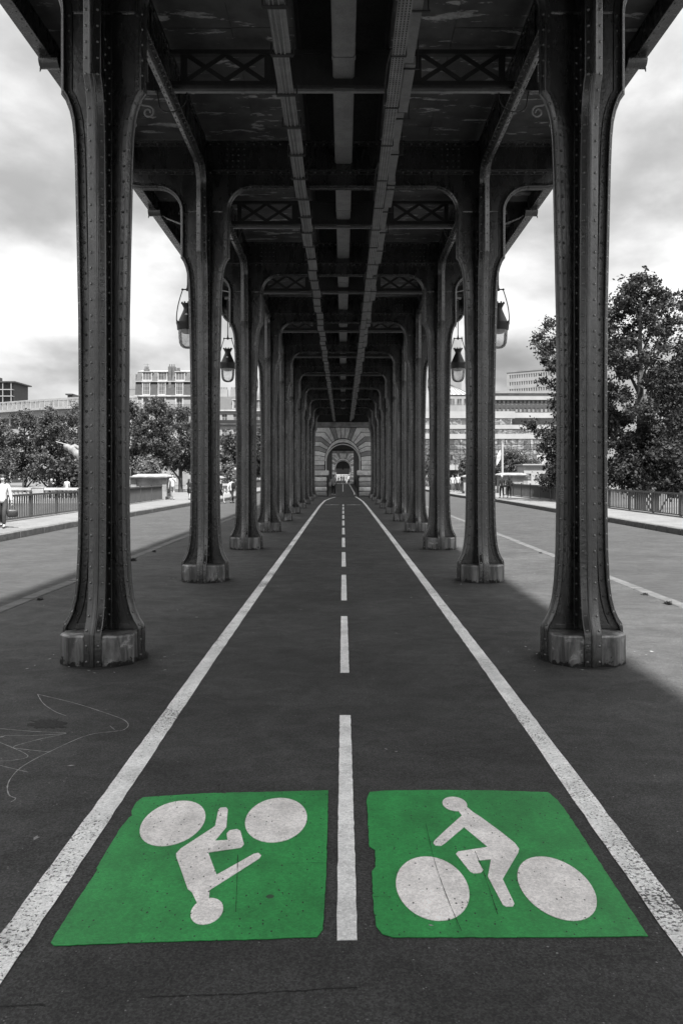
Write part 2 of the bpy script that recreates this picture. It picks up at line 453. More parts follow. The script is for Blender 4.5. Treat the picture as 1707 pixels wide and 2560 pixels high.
# ------------------------------------------------------------------ mesh builder
class MB:
    def __init__(self):
        self.v, self.f, self.m = [], [], []
    def add(self, vs, fs, mi=0):
        o = len(self.v)
        self.v += [tuple(p) for p in vs]
        self.f += [tuple(i + o for i in f) for f in fs]
        self.m += [mi] * len(fs)
        return self
    def box(self, x0, x1, y0, y1, z0, z1, mi=0):
        vs = [(x, y, z) for z in (z0, z1) for y in (y0, y1) for x in (x0, x1)]
        return self.add(vs, [(0, 2, 3, 1), (4, 5, 7, 6), (0, 1, 5, 4), (2, 6, 7, 3), (0, 4, 6, 2), (1, 3, 7, 5)], mi)
    def poly(self, pts, axis, a0, a1, mi=0):
        """extrude a 2-D outline along an axis: 'x' pts=(y,z), 'y' pts=(x,z), 'z' pts=(x,y)"""
        ar = sum(pts[i][0] * pts[(i + 1) % len(pts)][1] - pts[(i + 1) % len(pts)][0] * pts[i][1] for i in range(len(pts)))
        if ar < 0:
            pts = pts[::-1]
        def mk(p, a):
            return {'x': (a, p[0], p[1]), 'y': (p[0], a, p[1]), 'z': (p[0], p[1], a)}[axis]
        n = len(pts)
        vs = [mk(p, a0) for p in pts] + [mk(p, a1) for p in pts]
        lo, hi = tuple(range(n)), tuple(range(n, 2 * n))
        sides = [(i, (i + 1) % n, n + (i + 1) % n, n + i) for i in range(n)]
        if axis == 'y':
            fs = [lo, hi[::-1]] + [s[::-1] for s in sides]
        else:
            fs = [lo[::-1], hi] + sides
        return self.add(vs, fs, mi)
    def tube(self, pts, rad, seg=8, mi=0, cap=True):
        pts = [Vector(p) for p in pts]
        n = len(pts)
        if not hasattr(rad, '__len__'):
            rad = [rad] * n
        vs, fs = [], []
        ref = None
        for i, p in enumerate(pts):
            t = (pts[min(i + 1, n - 1)] - pts[max(i - 1, 0)]).normalized()
            if ref is None:
                ref = Vector((0, 0, 1)) if abs(t.z) < 0.9 else Vector((1, 0, 0))
            u = (ref - t * ref.dot(t))
            if u.length < 1e-5:
                u = t.orthogonal()
            u.normalize()
            w = t.cross(u)
            ref = u
            for k in range(seg):
                a = 2 * pi * k / seg
                vs.append(p + (u * cos(a) + w * sin(a)) * rad[i])
        for i in range(n - 1):
            for k in range(seg):
                k2 = (k + 1) % seg
                fs.append((i * seg + k, i * seg + k2, (i + 1) * seg + k2, (i + 1) * seg + k))
        if cap:
            fs.append(tuple(range(seg))[::-1])
            fs.append(tuple(range((n - 1) * seg, n * seg)))
        return self.add(vs, fs, mi)
    def lathe(self, prof, seg=16, c=(0, 0, 0), mi=0, cap=True):
        vs, fs = [], []
        for r, z in prof:
            for k in range(seg):
                a = 2 * pi * k / seg
                vs.append((c[0] + r * cos(a), c[1] + r * sin(a), c[2] + z))
        for i in range(len(prof) - 1):
            for k in range(seg):
                k2 = (k + 1) % seg
                fs.append((i * seg + k, i * seg + k2, (i + 1) * seg + k2, (i + 1) * seg + k))
        if cap:
            fs.append(tuple(range(seg))[::-1])
            fs.append(tuple(range((len(prof) - 1) * seg, len(prof) * seg)))
        return self.add(vs, fs, mi)
    def sweep(self, path, sec, ang=0.0, c=(0, 0, 0), mi=0):
        """path (r, z) in a vertical plane turned by ang; sec (u sideways, v outward)"""
        n, k = len(path), len(sec)
        ca, sa = cos(ang), sin(ang)
        vs, fs = [], []
        for i in range(n):
            a = Vector(path[i]) - Vector(path[max(i - 1, 0)])
            b = Vector(path[min(i + 1, n - 1)]) - Vector(path[i])
            na = Vector((a.y, -a.x)); nb = Vector((b.y, -b.x))
            if na.length < 1e-9: na = nb
            if nb.length < 1e-9: nb = na
            na.normalize(); nb.normalize()
            m = (na + nb).normalized()
            m /= max(m.dot(na), 0.5)
            for u, v in sec:
                r = path[i][0] + m.x * v
                z = path[i][1] + m.y * v
                vs.append((c[0] + r * ca - u * sa, c[1] + r * sa + u * ca, c[2] + z))
        for i in range(n - 1):
            for j in range(k):
                j2 = (j + 1) % k
                fs.append((i * k + j, (i + 1) * k + j, (i + 1) * k + j2, i * k + j2))
        fs.append(tuple(range(k)))
        fs.append(tuple(range((n - 1) * k, n * k))[::-1])
        return self.add(vs, fs, mi)
    def dome(self, p, nrm, r, h=0.7, seg=6, mi=0):
        nrm = Vector(nrm).normalized()
        u = nrm.orthogonal().normalized()
        w = nrm.cross(u)
        p = Vector(p)
        vs = []
        for rr, hh in ((1.0, 0.0), (0.75, 0.62)):
            for k in range(seg):
                a = 2 * pi * k / seg
                vs.append(p + (u * cos(a) + w * sin(a)) * r * rr + nrm * r * h * hh)
        vs.append(p + nrm * r * h)
        fs = [(k, (k + 1) % seg, seg + (k + 1) % seg, seg + k) for k in range(seg)]
        fs += [(seg + k, seg + (k + 1) % seg, 2 * seg) for k in range(seg)]
        return self.add(vs, fs, mi)
    def mesh(self, name, mats, smooth=None, fix=False):
        me = bpy.data.meshes.new(name)
        me.from_pydata(self.v, [], self.f)
        if not isinstance(mats, (list, tuple)):
            mats = [mats]
        for m in mats:
            me.materials.append(MATS[m])
        if len(mats) > 1:
            me.polygons.foreach_set('material_index', self.m)
        if fix:
            bm = bmesh.new(); bm.from_mesh(me)
            bmesh.ops.recalc_face_normals(bm, faces=bm.faces)
            bm.to_mesh(me); bm.free()
        if smooth is not None:
            me.polygons.foreach_set('use_smooth', [True] * len(me.polygons))
            me.set_sharp_from_angle(angle=radians(smooth))
        me.update()
        return me
    def build(self, name, mats, parent=None, smooth=None, fix=False, kind=None):
        return obj(name, self.mesh(name, mats, smooth, fix), parent, kind=kind)

def obj(name, me, parent=None, loc=None, rot=None, kind=None):
    o = bpy.data.objects.new(name, me)
    COL.objects.link(o)
    if parent is not None:
        o.parent = parent
    if loc is not None:
        o.location = loc
    if rot is not None:
        o.rotation_euler = rot
    if kind:
        o['kind'] = kind
    return o

def tag(o, label, cat, group=None):
    o['label'] = label
    o['category'] = cat
    if group:
        o['group'] = group
    return o

def thing(name, label, cat, loc=(0, 0, 0), rot=(0, 0, 0), group=None):
    o = bpy.data.objects.new(name, None)
    o.empty_display_size = 0.2
    COL.objects.link(o)
    o.location = loc
    o.rotation_euler = rot
    return tag(o, label, cat, group)

def structure(o):
    o['kind'] = 'structure'
    return o

def copy_tree(o, parent=None):
    c = o.copy()
    COL.objects.link(c)
    if parent is not None:
        c.parent = parent
    for ch in list(o.children):
        copy_tree(ch, c)
    return c

ORD = ['first', 'second', 'third', 'fourth', 'fifth', 'sixth', 'seventh', 'eighth', 'ninth', 'tenth', 'eleventh', 'twelfth', 'thirteenth', 'fourteenth']
SIDE = {-1: 'left', 1: 'right'}

# ================================================================== THE SETTING
def sheet(name, pts, z, mat, thick=0.3):
    o = MB().poly(pts, 'z', z - thick, z).build(name, mat)
    return structure(o)

ROAD_Z, WALK_Z = -0.10, 0.09
PL, PR = -4.85, 4.95            # edges of the central platform
LK = [(-10.1, -30), (-10.1, 30), (-9.9, 37), (-9.55, 50), (-8.75, 57), (-8.75, 240)]
RK = [(11.05, -30), (11.0, 33), (10.9, 57), (9.9, 66), (9.6, 76), (9.6, 240)]
LRAIL, RRAIL = -12.6, 14.0

structure(MB().box(-2500, 2500, -200, 3500, -9.4, -9.0).build('river_water', 'water'))
structure(MB().box(-1500, 1500, 135, 3400, -9.3, -0.65).build('far_bank_ground', 'earth'))
structure(MB().box(-60, -13.4, 58, 93, -9.2, -0.25).build('island_terrace_ground', 'pavement'))
structure(MB().box(14.95, 90, 30, 130, -9.2, -1.1).build('island_ground', 'earth'))
structure(MB().box(-120, -13.6, 93.1, 134.9, -9.2, -5.0).build('left_bank_ground', 'earth'))
sheet('cycle_path_platform', [(PL + 0.22, -30), (PR - 0.22, -30), (PR - 0.22, 240), (PL + 0.22, 240)], 0.0, 'path_asphalt', 0.6)
sheet('road_left', [(PL - 0.002, -30), (PL - 0.002, 240)] + [(x + 0.1, y) for x, y in LK[::-1]], ROAD_Z, 'road_asphalt', 0.5)
sheet('road_right', [(PR + 0.002, -30), (PR + 0.002, 240)] + [(x - 0.1, y) for x, y in RK[::-1]], ROAD_Z, 'road_asphalt', 0.5)
sheet('sidewalk_left', [(x - 0.22, y) for x, y in LK] + [(LRAIL - 0.9, 240), (LRAIL - 0.9, -30)], WALK_Z, 'pavement', 0.6)
sheet('sidewalk_right', [(x + 0.22, y) for x, y in RK] + [(RRAIL + 0.9, 240), (RRAIL + 0.9, -30)], WALK_Z, 'pavement', 0.6)

# kerbs: granite stones laid end to end
def kerb(name, path, side, top, low, w, y0, y1, step=1.0, mat='granite'):
    root = bpy.data.objects.new(name, None)
    COL.objects.link(root)
    structure(root)
    meshes = []
    for k in range(4):
        j = 0.008 + 0.004 * k
        b = 0.018
        hw, hl = w / 2, step / 2 - j
        pts = [(-hw, low), (hw, low), (hw, top - b), (hw - b, top), (-hw + b, top), (-hw, top - b)]
        m = MB().poly(pts, 'y', -hl, hl)
        meshes.append(m.mesh('kerb_stone', mat))
    y = y0
    while y < y1:
        for i in range(len(path) - 1):
            if path[i][1] <= y < path[i + 1][1]:
                (xa, ya), (xb, yb) = path[i], path[i + 1]
                t = (y - ya) / (yb - ya)
                x = xa + (xb - xa) * t
                rz = -atan2(xb - xa, yb - ya)
                o = obj('kerb_stone', random.choice(meshes), root, (x + side * w / 2 + random.uniform(-.006, .006), y, random.uniform(-.006, .006)), (0, 0, rz))
        y += step
    # beyond, one long course
    rest = [(x, max(y, y1 - step / 2 + 0.02)) for x, y in path if y > y1] 
    t0 = [p for p in path if p[1] <= y1][-1]
    nx = [p for p in path if p[1] > y1][0]
    xs = t0[0] + (nx[0] - t0[0]) * (y1 - t0[1]) / (nx[1] - t0[1])
    line = [(xs, y1 - step / 2 + 0.02)] + rest
    pts = line + [(x + side * w, y) for x, y in line[::-1]]
    MB().poly(pts, 'z', low, top - 0.003).build('kerb_course', mat, root)
    return root
kerb('platform_kerb_left', [(PL, -30), (PL, 240)], 1, 0.012, -0.3, 0.22, 4.5, 70, mat='granite_worn')
kerb('platform_kerb_right', [(PR, -30), (PR, 240)], -1, 0.012, -0.3, 0.22, 4.5, 70, mat='granite_worn')
kerb('sidewalk_kerb_left', LK, -1, WALK_Z + 0.008, -0.3, 0.24, 14.5, 70, mat='granite_worn')
kerb('sidewalk_kerb_right', RK, 1, WALK_Z + 0.008, -0.3, 0.24, 14.5, 70, mat='granite_worn')

# ------------------------------------------------------------------ painted markings
def ribbon(pts, width):
    L, R = [], []
    for i, p in enumerate(pts):
        a = Vector(pts[max(i - 1, 0)]); b = Vector(pts[min(i + 1, len(pts) - 1)])
        t = (b - a).normalized()
        n = Vector((-t.y, t.x))
        w = width[i] if hasattr(width, '__len__') else width
        L.append((p[0] + n.x * w / 2, p[1] + n.y * w / 2))
        R.append((p[0] - n.x * w / 2, p[1] - n.y * w / 2))
    return L + R[::-1]

def flat(pts, z, th=0.003):
    return MB().poly(pts, 'z', z - th, z)

def wobble(pts, amp, n=3):
    out = []
    for i, p in enumerate(pts):
        q = pts[(i + 1) % len(pts)]
        L = sqrt((p[0] - q[0]) ** 2 + (p[1] - q[1]) ** 2)
        k = max(1, int(L / n))
        for j in range(k):
            t = j / k
            out.append((p[0] + (q[0] - p[0]) * t + random.uniform(-amp, amp), p[1] + (q[1] - p[1]) * t + random.uniform(-amp, amp)))
    return out

def edge_line(pts, width, label):
    fine = []
    for a, b in zip(pts[:-1], pts[1:]):
        L = b[1] - a[1]
        k = max(1, int(L / 0.12)) if a[1] < 14 else max(1, int(L / 1.2))
        for j in range(k):
            t = j / k
            fine.append((a[0] + (b[0] - a[0]) * t, a[1] + L * t))
    fine.append(pts[-1])
    ws = [width * random.uniform(0.95, 1.05) for _ in fine]
    m = MB()
    L, R = [], []
    n = len(fine)
    poly = ribbon(fine, ws)
    L, R = poly[:n], poly[n:][::-1]
    vs = [(x, y, 0.004) for x, y in L] + [(x, y, 0.004) for x, y in R]
    m.add(vs, [(n + i, n + i + 1, i + 1, i) for i in range(n - 1)])
    o = m.build('painted_edge_line', 'line_white')
    tag(o, label, 'road marking', 'edge lines of the cycle path')
edge_line([(-1.325, -4), (-1.33, 3), (-1.358, 8), (-1.365, 30), (-1.36, 48), (-1.27, 56.4), (-1.0, 61), (-0.62, 65)], 0.135, 'worn white line along the left edge of the cycle path')
edge_line([(1.385, -4), (1.39, 3.2), (1.42, 8), (1.43, 25), (1.40, 48), (1.36, 55), (1.22, 61), (1.05, 66.5)], 0.135, 'white line along the right edge of the cycle path')
edge_line([(1.06, 73), (1.14, 80), (1.16, 110), (1.18, 147)], 0.11, 'white line at the right of the path inside the stone arch')

dash_pos = [6.218 + 4.33 * n for n in range(-1, 11)]
for i, y1 in enumerate(dash_pos):
    y0 = y1 - 3.0
    w = 0.042
    x = 0.017
    o = MB().poly(wobble([(x - w, y0), (x + w, y0), (x + w, y1), (x - w, y1)], 0.0022, 0.06 if y1 < 16 else 0.5), 'z', 0.001, 0.004).build('painted_dash', 'dash_white')
    lab = ['short white dash behind the green panels, nearest to the viewer', 'long white dash between the two green panels']
    tag(o, lab[i] if i < 2 else 'white centre dash of the cycle path, %s beyond the green panels' % ORD[i - 2], 'road marking', 'centre dashes of the cycle path')
o = MB().poly([(-0.03, 85), (0.03, 85), (0.03, 148), (-0.03, 148)], 'z', 0.001, 0.004).build('painted_centre_line', 'dash_white')
tag(o, 'thin white centre line beyond the stone arch', 'road marking')
for sx, nm in ((-1, 'left'), (1, 'right')):
    pts = [(sx * 0.24, 48.6), (sx * 0.5, 48.7), (sx * 0.62, 49.0), (sx * 0.75, 48.6), (sx * 1.08, 48.7)]
    o = flat(ribbon(pts, 0.14), 0.005, 0.003).build('painted_cross_mark', 'dash_white')
    tag(o, 'thin white kinked mark across the %s lane before the arch' % nm, 'road marking', 'cross marks')
pts = [(-5.2, 29.2), (-4.95, 29.2), (-4.95, 29.5), (-5.2, 29.5)]

def smooth_path(pts, k=6):
    out = []
    n = len(pts)
    for i in range(n - 1):
        p0, p1, p2, p3 = (Vector(pts[max(i - 1, 0)]), Vector(pts[i]), Vector(pts[i + 1]), Vector(pts[min(i + 2, n - 1)]))
        for j in range(k):
            t = j / k
            out.append(tuple(0.5 * ((2 * p1) + (-p0 + p2) * t + (2 * p0 - 5 * p1 + 4 * p2 - p3) * t * t + (-p0 + 3 * p1 - 3 * p2 + p3) * t ** 3)))
    out.append(tuple(pts[-1]))
    return out

def pg(pts, ox, oy, s):
    return [G(ox + x * s, oy + y * s) for x, y in pts]

def ell(cx, cy, rx, ry, n=40):
    return [(cx + rx * cos(2 * pi * i / n), cy + ry * sin(2 * pi * i / n)) for i in range(n)]

# right panel (region origin 700,1920; 0.6422 px per sample)
def jag(pts, amp=0.0022, n=0.03):
    return wobble(pts, amp, n)
rp = [(350, 95), (420, 90), (600, 88), (840, 90), (1045, 97), (1075, 125), (1105, 160), (1430, 657), (1160, 662), (440, 662), (400, 650), (372, 615), (360, 500), (357, 405), (370, 388), (370, 322), (346, 308), (341, 180), (336, 125)]
root = thing('cycle_symbol_panel', 'green painted panel with white cyclist facing left, right lane', 'road marking', group='green cyclist panels')
flat(jag(pg(rp, 700, 1920, 0.6422)), 0.0045).build('panel', 'panel_green', root)
fig = [(694, 172), (707, 190), (640, 250), (600, 289), (596, 298), (605, 307), (625, 308), (640, 299), (715, 235), (808, 313), (692, 331), (684, 340), (738, 408), (752, 416), (780, 414), (790, 403), (768, 366), (820, 361), (808, 428), (866, 538), (880, 546), (905, 545), (911, 534), (865, 438), (926, 334), (929, 320), (913, 298), (860, 255), (780, 196), (752, 178), (724, 155), (705, 160)]
flat(pg(fig, 700, 1920, 0.6422), 0.0085).build('rider_body', 'figure_white', root)
hc = G(700 + 679 * 0.6422, 1920 + 144 * 0.6422)
flat(ell(hc[0], hc[1], 0.069, 0.098, 28), 0.0082).build('rider_head', 'figure_white', root)
for cx in (0.406, 0.969):
    flat(ell(cx, 3.63, 0.164, 0.281), 0.0085).build('wheel', 'figure_white', root)
# left panel (region origin 100,1920; 0.5102 px per sample)
lp = [(505, 147), (800, 127), (1110, 120), (1411, 112), (1410, 250), (1401, 520), (1386, 793), (1358, 832), (1000, 845), (560, 856), (70, 875), (52, 860), (160, 690), (284, 500), (275, 497), (400, 290), (438, 246), (452, 236), (448, 212), (475, 170)]
root = thing('cycle_symbol_panel', 'green painted panel with upside-down white cyclist, left lane', 'road marking', group='green cyclist panels')
flat(jag(pg(lp, 100, 1920, 0.5102)), 0.0045).build('panel', 'panel_green', root)
fig = [(770, 668), (745, 615), (725, 600), (690, 500), (668, 440), (668, 426), (690, 402), (858, 292), (875, 210), (885, 201), (913, 199), (921, 210), (914, 296), (858, 363), (920, 360), (915, 328), (930, 312), (965, 306), (982, 314), (1000, 380), (986, 397), (825, 421), (866, 531), (1048, 428), (1070, 423), (1084, 435), (1075, 450), (832, 605), (828, 655)]
flat(pg(fig, 100, 1920, 0.5102), 0.0085).build('rider_body', 'figure_white', root)
hc = G(100 + 819 * 0.5102, 1920 + 708 * 0.5102)
flat(ell(hc[0], hc[1], 0.068, 0.104, 28), 0.0082).build('rider_head', 'figure_white', root)
for cx, cy in ((-0.914, 4.30), (-0.362, 4.34)):
    flat(ell(cx, cy, 0.167, 0.279), 0.0085).build('wheel', 'figure_white', root)

def scratch(parent, path, ox, oy, s):
    q = smooth_path([G(ox + x * s, oy + y * s) for x, y in path], 8)
    rb = ribbon(q, [random.uniform(0.0006, 0.0036) for _ in q])
    n = len(q); L, R = rb[:n], rb[n:][::-1]
    MB().add([(x, y, 0.0095) for x, y in L] + [(x, y, 0.0095) for x, y in R], [(n + i, n + i + 1, i + 1, i) for i in range(n - 1)]).build('scratch', 'tar', parent)
scratch(root, [(970, 432), (966, 560), (960, 716)], 100, 1920, 0.5102)
scratch(root, [(1210, 477), (1300, 474), (1402, 475)], 100, 1920, 0.5102)
rpan = [o for o in bpy.data.objects if o.name.startswith('cycle_symbol_panel') and 'right lane' in o['label']][0]
scratch(rpan, [(565, 215), (598, 360), (645, 500), (706, 645)], 700, 1920, 0.6422)
scratch(rpan, [(757, 330), (790, 410), (846, 578)], 700, 1920, 0.6422)
scratch(rpan, [(362, 508), (395, 510), (428, 509)], 700, 1920, 0.6422)

# scribbles and stains on the asphalt
m = MB()
for path in ([(165, 150), (190, 190), (240, 225), (290, 245)], [(165, 150), (330, 190), (470, 235), (540, 262), (560, 285), (540, 305), (500, 312), (380, 330), (215, 402), (100, 465), (50, 515), (34, 555), (42, 590), (70, 605), (50, 620)],
             [(500, 305), (480, 288)], [(0, 300), (140, 312), (290, 320), (150, 330), (20, 330)], [(0, 360), (60, 385), (110, 408), (120, 425), (60, 438), (0, 442)], [(215, 402), (120, 392), (60, 380), (160, 350), (290, 322)], [(125, 490), (60, 475), (0, 460)]):
    pts = smooth_path([G(x * 0.574, 1650 + y * 0.574) for x, y in path], 7)
    rb = ribbon(pts, [random.uniform(0.003, 0.009) for _ in pts])
    n = len(pts)
    L, R = rb[:n], rb[n:][::-1]
    m.add([(x, y, 0.003) for x, y in L] + [(x, y, 0.003) for x, y in R], [(n + i, n + i + 1, i + 1, i) for i in range(n - 1)])
tag(m.build('paint_scribble', 'chalk'), 'thin pale paint scribble on the asphalt at lower left', 'scribble')
pts = []
for i in range(30):
    a = 2 * pi * i / 30
    r = random.uniform(0.55, 1.0)
    pts.append(G((210 + 105 * r * cos(a)) * 0.574, 1650 + (278 + 27 * r * sin(a)) * 0.574))
tag(flat(pts, 0.002, 0.0015).build('tar_stain', 'tar'), 'dark oily stain beside the pale scribble on the asphalt', 'stain')
for path, lab in (([(0, 1512), (80, 1506), (210, 1502)], 'short dark crack at the lower left corner'), ([(640, 1470), (800, 1462), (980, 1458), (1200, 1448), (1400, 1436), (1568, 1425)], 'fine dark crack across the path at the bottom')):
    q = [G(x * 0.574, 1650 + y * 0.574) for x, y in path]
    fine = []
    for a, b in zip(q[:-1], q[1:]):
        for j in range(12):
            t = j / 12
            fine.append((a[0] + (b[0] - a[0]) * t, a[1] + (b[1] - a[1]) * t + random.uniform(-.004, .004)))
    rb = ribbon(fine, [random.uniform(0.001, 0.007) for _ in fine])
    n = len(fine); L, R = rb[:n], rb[n:][::-1]
    o = MB().add([(x, y, 0.002) for x, y in L] + [(x, y, 0.002) for x, y in R], [(n + i, n + i + 1, i + 1, i) for i in range(n - 1)]).build('asphalt_crack', 'tar')
    tag(o, lab, 'crack', 'cracks in the asphalt')

# faint paving seams, scuffs and blown litter
for i, (y, x0, x1) in enumerate([(10.75, -4.5, -1.5), (13.2, 1.6, 4.6), (17.0, -4.5, 4.6), (23.0, -4.5, 4.6), (2.62, -2.2, 2.2)]):
    q = [(x0 + (x1 - x0) * j / 60, y + random.uniform(-.006, .006)) for j in range(61)]
    rb = ribbon(q, [random.uniform(0.002, 0.010) for _ in q])
    L, R = rb[:61], rb[61:][::-1]
    o = MB().add([(x, y_, 0.0015) for x, y_ in L] + [(x, y_, 0.0015) for x, y_ in R], [(61 + j, 62 + j, j + 1, j) for j in range(60)]).build('paving_seam', 'tar')
    tag(o, 'fine dark paving seam across the asphalt, %s from the viewer' % ['second', 'third', 'fourth', 'fifth', 'first'][i], 'seam', 'paving seams')
m = MB()
for i in range(170):
    if i < 110:
        sx = random.choice((-1, 1)); a = random.uniform(0, 2 * pi); r = random.gauss(.62, .18)
        x, y = sx * 2.44 + r * cos(a), random.choice((8.15, 14.15, 20.15)) + r * sin(a)
    else:
        x, y = random.uniform(-4.4, 4.4), random.uniform(2.4, 16)
    s_ = random.uniform(.006, .017); a = random.uniform(0, 2 * pi)
    m.add([(x + s_ * cos(a + k * pi / 2) * (1.6 if k % 2 else .7), y + s_ * sin(a + k * pi / 2) * (1.6 if k % 2 else .7), .004 + .004 * random.random()) for k in range(4)], [(0, 1, 2, 3)])
o = m.build('blown_litter', 'chalk', kind='stuff')
tag(o, 'tiny pale flakes of blown litter scattered on the asphalt', 'litter')

# ================================================================== THE VIADUCT
ROWS = [8.15 + 6.0 * k for k in range(10)]
CX = 2.44
SLOPE = -0.0090
def OFF(y):
    return SLOPE * (y - 14.15)
ARC_Z, ARC_R = 6.53, 0.40          # cross arches
LARC_Z, LARC_R = 6.85, 0.30        # arches along the row
PROF = [(.42, 0), (.42, .31), (.408, .36), (.37, .42), (.335, .50), (.305, .62), (.283, .80), (.268, 1.1), (.260, 1.6), (.257, 2.5), (.262, 3.4), (.276, 4.1), (.288, 4.6), (.297, 5.0), (.309, 5.28), (.325, 5.44), (.350, 5.55), (.390, 5.655), (.436, 5.72)]
def arc_path(zt, r):
    p = [(.436, zt)]
    for i in range(1, 9):
        a = pi / 2 * i / 8
        p.append((.434 + r * (1 - cos(a)), zt + r * sin(a)))
    return p
PX = PROF + arc_path(ARC_Z, ARC_R)
PY = PROF + arc_path(LARC_Z, LARC_R)
_h = [(.010, 0), (.021, -.006), (.024, -.014), (.026, -.024), (.080, -.040), (.086, -.046), (.084, -.058), (.030, -.054), (.028, -.060), (.027, -.118), (.015, -.121)]
SEC = [(-u, v) for u, v in _h[:1]] + _h + [(-u, v) for u, v in _h[::-1][:-1]]

def resample(path, step, start=0.05, end=None):
    out = []
    acc = -start
    d = 0
    for a, b in zip(path[:-1], path[1:]):
        a, b = Vector(a), Vector(b)
        L = (b - a).length
        t = (b - a) / L
        while acc + L >= len(out) * step:
            s = len(out) * step - acc
            q = a + t * s
            out.append((q.x, q.y, t.y, -t.x))
        acc += L
    return out

def make_column():
    root = thing('iron_column', 'x', 'column')
    for ang, path, nm in ((0, PX, 0), (pi / 2, PY, 1), (pi, PX, 0), (3 * pi / 2, PY, 1)):
        MB().sweep(path, SEC, ang).build('flange', 'iron', root, smooth=28)
    for path, top, nm in ((PX, ARC_Z, 'x'), (PY, LARC_Z, 'y')):
        out = [(r - 0.07, z) for r, z in path if z <= top + 1e-6]
        pts = [(-r, z) for r, z in out] + out[::-1]
        MB().poly(pts, 'y' if nm == 'x' else 'x', -.014, .014).build('web_plate', 'iron', root)
    # plinth with chamfered corners
    a, b = .365, .24
    m = MB()
    ring = [(a, -b), (a, b), (b, a), (-b, a), (-a, b), (-a, -b), (-b, -a), (b, -a)]
    rings = [([(x, y) for x, y in ring], 0.0), ([(x, y) for x, y in ring], .285), ([(x * .965, y * .965) for x, y in ring], .30)]
    vs = [(x, y, z) for rg, z in rings for x, y in rg]
    fs = [(i * 8 + k, i * 8 + (k + 1) % 8, (i + 1) * 8 + (k + 1) % 8, (i + 1) * 8 + k) for i in range(2) for k in range(8)] + [tuple(range(16, 24))]
    m.add(vs, fs)
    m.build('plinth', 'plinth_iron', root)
    # inner angle irons at the crossing and foot strips
    m = MB()
    for sx in (-1, 1):
        for sy in (-1, 1):
            m.box(*sorted((sx * .016, sx * .085)), *sorted((sy * .015, sy * .027)), .302, 6.44)
            m.box(*sorted((sx * .015, sx * .027)), *sorted((sy * .029, sy * .085)), .302, 6.44)
            m.box(*sorted((sx * .088, sx * .30)), *sorted((sy * .0145, sy * .026)), .303, .355)
            m.box(*sorted((sx * .0145, sx * .026)), *sorted((sy * .088, sy * .30)), .303, .355)
    m.build('corner_angle', 'iron', root)
    # rivets
    m = MB()
    for ang, path in ((0, PX), (pi / 2, PY), (pi, PX), (3 * pi / 2, PY)):
        ca, sa = cos(ang), sin(ang)
        for (r, z, nr, nz) in resample(path, .155):
            for su in (-1, 1):
                u = su * .056
                rr, zz = r + nr * (-.0335), z + nz * (-.0335)
                tu = su * .28
                m.dome((rr * ca - u * sa, rr * sa + u * ca, zz), (nr * ca - tu * sa, nr * sa + tu * ca, nz), .015, .85)
                if z > .36:
                    u = su * .0275
                    rr, zz = r + nr * (-.088), z + nz * (-.088)
                    m.dome((rr * ca - u * sa, rr * sa + u * ca, zz), (-sa * su, ca * su, 0), .015, .85)
    for sx in (-1, 1):
        for sy in (-1, 1):
            z = .45
            while z < 6.3:
                m.dome((sx * .058, sy * .027, z), (0, sy, 0), .015, .85)
                m.dome((sx * .027, sy * .058, z + .07), (sx, 0, 0), .015, .85)
                z += .155
    m.build('rivets', 'rivet_iron_glint', root, smooth=60, kind='stuff')
    # trodden grime round the foot
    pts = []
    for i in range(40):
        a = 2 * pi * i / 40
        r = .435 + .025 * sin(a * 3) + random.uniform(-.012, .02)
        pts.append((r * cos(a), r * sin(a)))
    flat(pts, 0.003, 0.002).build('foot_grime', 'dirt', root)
    return root

col0 = make_column()
first = True
columns = []
def place_column(x, y, label, group):
    global first
    o = col0 if first else copy_tree(col0)
    first = False
    o.location = (x, y, 0)
    o.scale = (1, 1, (6.93 + OFF(y)) / 6.93)
    tag(o, label, 'column', group)
    return o
for k, y in enumerate(ROWS):
    for s in (-1, 1):
        lab = 'riveted iron column, %s from the viewer in the %s row' % ('nearest' if k == 0 else ORD[k], SIDE[s])
        columns.append(place_column(s * CX, y, lab, 'viaduct columns this side of the arch'))
